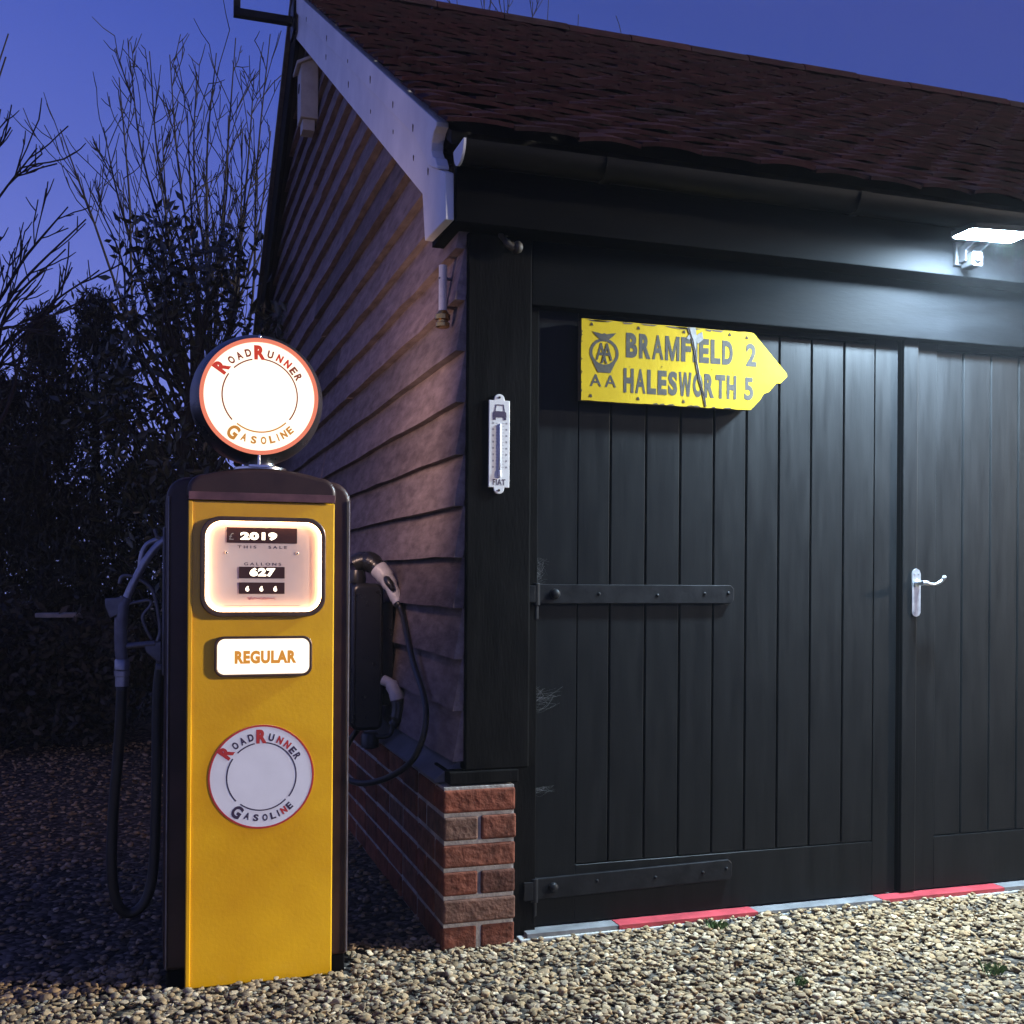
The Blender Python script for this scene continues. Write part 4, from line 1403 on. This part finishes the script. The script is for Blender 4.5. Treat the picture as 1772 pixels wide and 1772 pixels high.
limb_tree('tall bare twiggy tree behind the laurel left of the garage', (0.45, 9.6, 0), (0.42, 9.6, 2.6),
          [(-0.71, 9.38, 4.65), (-0.41, 9.81, 4.87), (-0.49, 9.76, 4.3), (-0.28, 9.45, 5.15), (-0.2, 9.6, 5.36), (-0.05, 9.57, 5.45), (0.11, 9.69, 5.5), (0.33, 9.77, 5.42),
           (0.47, 9.36, 5.42), (0.62, 9.32, 5.55), (0.81, 9.8, 5.48), (0.92, 9.56, 5.74), (0.95, 9.76, 5.0), (-0.02, 9.3, 4.6), (0.25, 9.57, 5.0), (-0.16, 9.73, 4.2), (0.79, 9.44, 4.6),
           (0.6, 9.87, 5.13), (0.7, 9.6, 4.9), (0.4, 9.5, 4.5), (0.05, 9.7, 4.9)], 5, 0.07, 0.8, nside=15)
limb_tree('bare tree reaching in from the left edge beyond the conifers', (-2.05, 7.0, 0), (-1.75, 7.0, 2.5),
          [(-0.85, 7.32, 4.42), (-0.78, 6.62, 3.98), (-0.62, 6.62, 3.5), (-0.8, 7.03, 3.75), (-0.51, 7.35, 3.42), (-0.38, 6.9, 3.22), (-0.48, 6.77, 3.0), (-0.50, 6.94, 2.75), (-0.57, 6.62, 2.5),
           (-0.30, 6.78, 2.9), (-0.66, 6.95, 2.62), (-0.63, 7.0, 2.28), (-1.4, 6.8, 4.6), (-1.9, 7.2, 4.9), (-2.6, 7.0, 4.2)], 9, 0.09, 0.5, out=(0.6, 0, 0.5), nside=11)
limb_tree('bare tree whose twig tips show above the roof ridge', (4.2, 12.2, 0), (4.2, 12.2, 3.6),
          [(2.5, 12.0, 7.55), (2.9, 12.3, 7.75), (3.2, 12.1, 7.95), (3.5, 12.0, 7.8), (3.8, 12.2, 8.0), (4.1, 12.0, 7.75), (4.4, 12.3, 8.0), (4.7, 12.1, 7.75), (5.0, 12.0, 7.4), (5.4, 12.2, 7.62), (6.4, 12.1, 7.38), (2.0, 12.2, 7.3)],
          21, 0.12, 0.8, nside=11)


def leaves(centres, per, size, aspect, spread, flat=0.0, droop=0.0):
    """leaf quads folded along the midrib; centres (n,3), spread (n,)"""
    n = len(centres) * per
    c = np.repeat(centres, per, 0) + rng.normal(size=(n, 3)) * np.repeat(spread, per)[:, None]
    L = size * rng.uniform(0.6, 1.25, n)
    d = rng.normal(size=(n, 3)); d[:, 2] += flat
    d /= np.linalg.norm(d, axis=1)[:, None]
    s = np.cross(d, rng.normal(size=(n, 3))); s /= np.linalg.norm(s, axis=1)[:, None]
    nn = np.cross(d, s)
    w = (L * aspect)[:, None]
    L = L[:, None]
    v = np.stack([c, c + d * L * 0.45 + s * w * 0.5 + nn * w * 0.15, c + d * L - nn * L * droop, c + d * L * 0.45 - s * w * 0.5 + nn * w * 0.15], 1)
    idx = np.arange(n)[:, None] * 4
    tri = np.concatenate([idx + [[0, 1, 2]], idx + [[0, 2, 3]]], 1).reshape(-1, 3)
    return v.reshape(-1, 3), tri


# evergreen laurel, clumps along its own branches
lau = thing('laurel_tree', 'dark evergreen laurel with broad leaves between the conifers and the garage', 'tree', (0.15, 8.2, 0))
br_ = MB()
br_.tube([(0.15, 8.2, -0.05), (0.17, 8.2, 0.8), (0.2, 8.2, 1.7), (0.25, 8.2, 2.5)], [0.09, 0.075, 0.055, 0.03], 8)
tips = []
for i in range(78):
    a = rnd.uniform(0, 6.283)
    zt = rnd.uniform(1.2, 3.75)
    rr = (0.72 - 0.32 * max(0, (zt - 2.6)) / 1.1) * math.sqrt(rnd.uniform(0.15, 1.0))
    tip = (0.25 + rr * math.cos(a) - 0.10 * max(0, 2.6 - zt), 8.2 + rr * math.sin(a) * 0.9, zt)
    base_z = max(0.6, zt - rnd.uniform(0.5, 1.1))
    st = (0.15 + 0.04 * base_z, 8.2, min(base_z, 2.4))
    mid = tuple((p_ + q_) / 2 + rnd.gauss(0, 0.05) for p_, q_ in zip(st, tip))
    sp_ = spline([st, mid, tip], 4)
    br_.tube(sp_, [0.016 * (1 - 0.75 * q / (len(sp_) - 1)) for q in range(len(sp_))], 5)
    tips += [sp_[-1], sp_[-2], sp_[-4]]
br_.build('trunk', M['bark'], lau)
tips = np.array(tips)
lv, lf = leaves(tips, 18, 0.095, 0.40, np.full(len(tips), 0.095), flat=0.5, droop=0.1)
np_object('crown', lv, lf.ravel(), np.full(len(lf), 3), M['leaf'], lau)


def conifer(label, x, y, h, w, seed, n=520, z0=0.1):
    t = thing('conifer', label, 'tree', (x, y, 0), 'conifers at the left')
    r = np.random.default_rng(seed)
    m = MB()
    m.tube([(x, y, -0.05), (x + 0.01, y, h * 0.6), (x, y, h - 0.1)], [0.06, 0.035, 0.006], 7)
    m.build('trunk', M['bark'], t)
    u = r.uniform(0, 1, n) ** 0.9
    zz = z0 + (h - z0) * u
    prof = w * (1 - u) ** 0.62 * (1 + 0.22 * np.sin(zz * 9 + seed) + r.normal(scale=0.13, size=n)) + 0.025
    a = r.uniform(0, 2 * np.pi, n)
    q = prof * np.sqrt(r.uniform(0.35, 1, n))
    c = np.column_stack([x + q * np.cos(a), y + q * np.sin(a), zz])
    lv_, lf_ = leaves(c, 26, 0.075, 0.22, np.full(n, 0.05), flat=1.3)
    np_object('crown', lv_, lf_.ravel(), np.full(len(lf_), 3), M['conifer'], t)


conifer('tallest dark conifer next to the laurel', -0.42, 8.9, 3.22, 0.55, 3, 640)
conifer('narrow conifer with a pointed top between the other two', -0.78, 8.9, 3.05, 0.38, 4, 520)
conifer('lowest broad conifer at the left edge', -1.08, 8.9, 2.55, 0.52, 5, 560)


def hedge(label, x0, x1, y0, y1, h, n, group='hedge'):
    """one clipped hedge plant mass with stems inside"""
    t = thing('hedge', label, 'hedge', ((x0 + x1) / 2, (y0 + y1) / 2, 0))
    m = MB()
    k_ = int((x1 - x0) / 0.3)
    for i in range(k_):
        x = x0 + (i + 0.5) * (x1 - x0) / k_
        m.tube([(x, (y0 + y1) / 2, -0.05), (x + rnd.gauss(0, .05), (y0 + y1) / 2 + rnd.gauss(0, .05), h * 0.5), (x + rnd.gauss(0, .1), (y0 + y1) / 2, h * 0.85)], [0.03, 0.02, 0.008], 6)
    m.build('stems', M['bark'], t)
    c = np.column_stack([rng.uniform(x0, x1, n), rng.uniform(y0, y1, n), rng.uniform(0.02, 1, n) ** 0.8 * h])
    c[:, 2] *= 1 + 0.10 * np.sin(c[:, 0] * 5.3) + 0.07 * np.sin(c[:, 0] * 13 + 1)
    lv_, lf_ = leaves(c, 22, 0.065, 0.5, np.full(n, 0.06), flat=0.2)
    np_object('foliage', lv_, lf_.ravel(), np.full(len(lf_), 3), M['hedge'], t)


hedge('dark hedge running behind the drive on the left', -6.0, 0.80, 9.7, 10.5, 2.1, 2600)
hedge('low shrubby bank in front of the conifers at the left', -3.2, -0.15, 7.55, 8.5, 0.84, 1000)

p = MB()
p.prism([(-0.71, 7.62), (-0.66, 7.59), (-0.55, 7.575), (-0.465, 7.59), (-0.435, 7.64), (-0.465, 7.74), (-0.57, 7.77), (-0.67, 7.75)], 'z', 0.875, 0.905)
o = p.build('stone_slab', M['stone_slab'], None, bevel=0.008, loc=(-0.57, 7.66, 0.875))
tag(o, 'small pale flat stone slab lying on the low shrubby bank at the left', 'stone')

# ------------------------------------------------------------------ thin haze added round the whole place to imitate lamp glow
hz = MB()
hz.box(-41, 41, -31, 51, -1.2, 11.5)
hm = bpy.data.materials.new('glow_haze')
hm.use_nodes = True
t_ = hm.node_tree
t_.nodes.clear()
ho = t_.nodes.new('ShaderNodeOutputMaterial')
hv = t_.nodes.new('ShaderNodeVolumePrincipled')
hv.inputs['Color'].default_value = (0.9, 0.92, 0.96, 1)
hv.inputs['Density'].default_value = 0.0016
hv.inputs['Anisotropy'].default_value = 0.3
t_.links.new(hv.outputs[0], ho.inputs['Volume'])
tag(hz.build('haze', hm), kind='stuff')
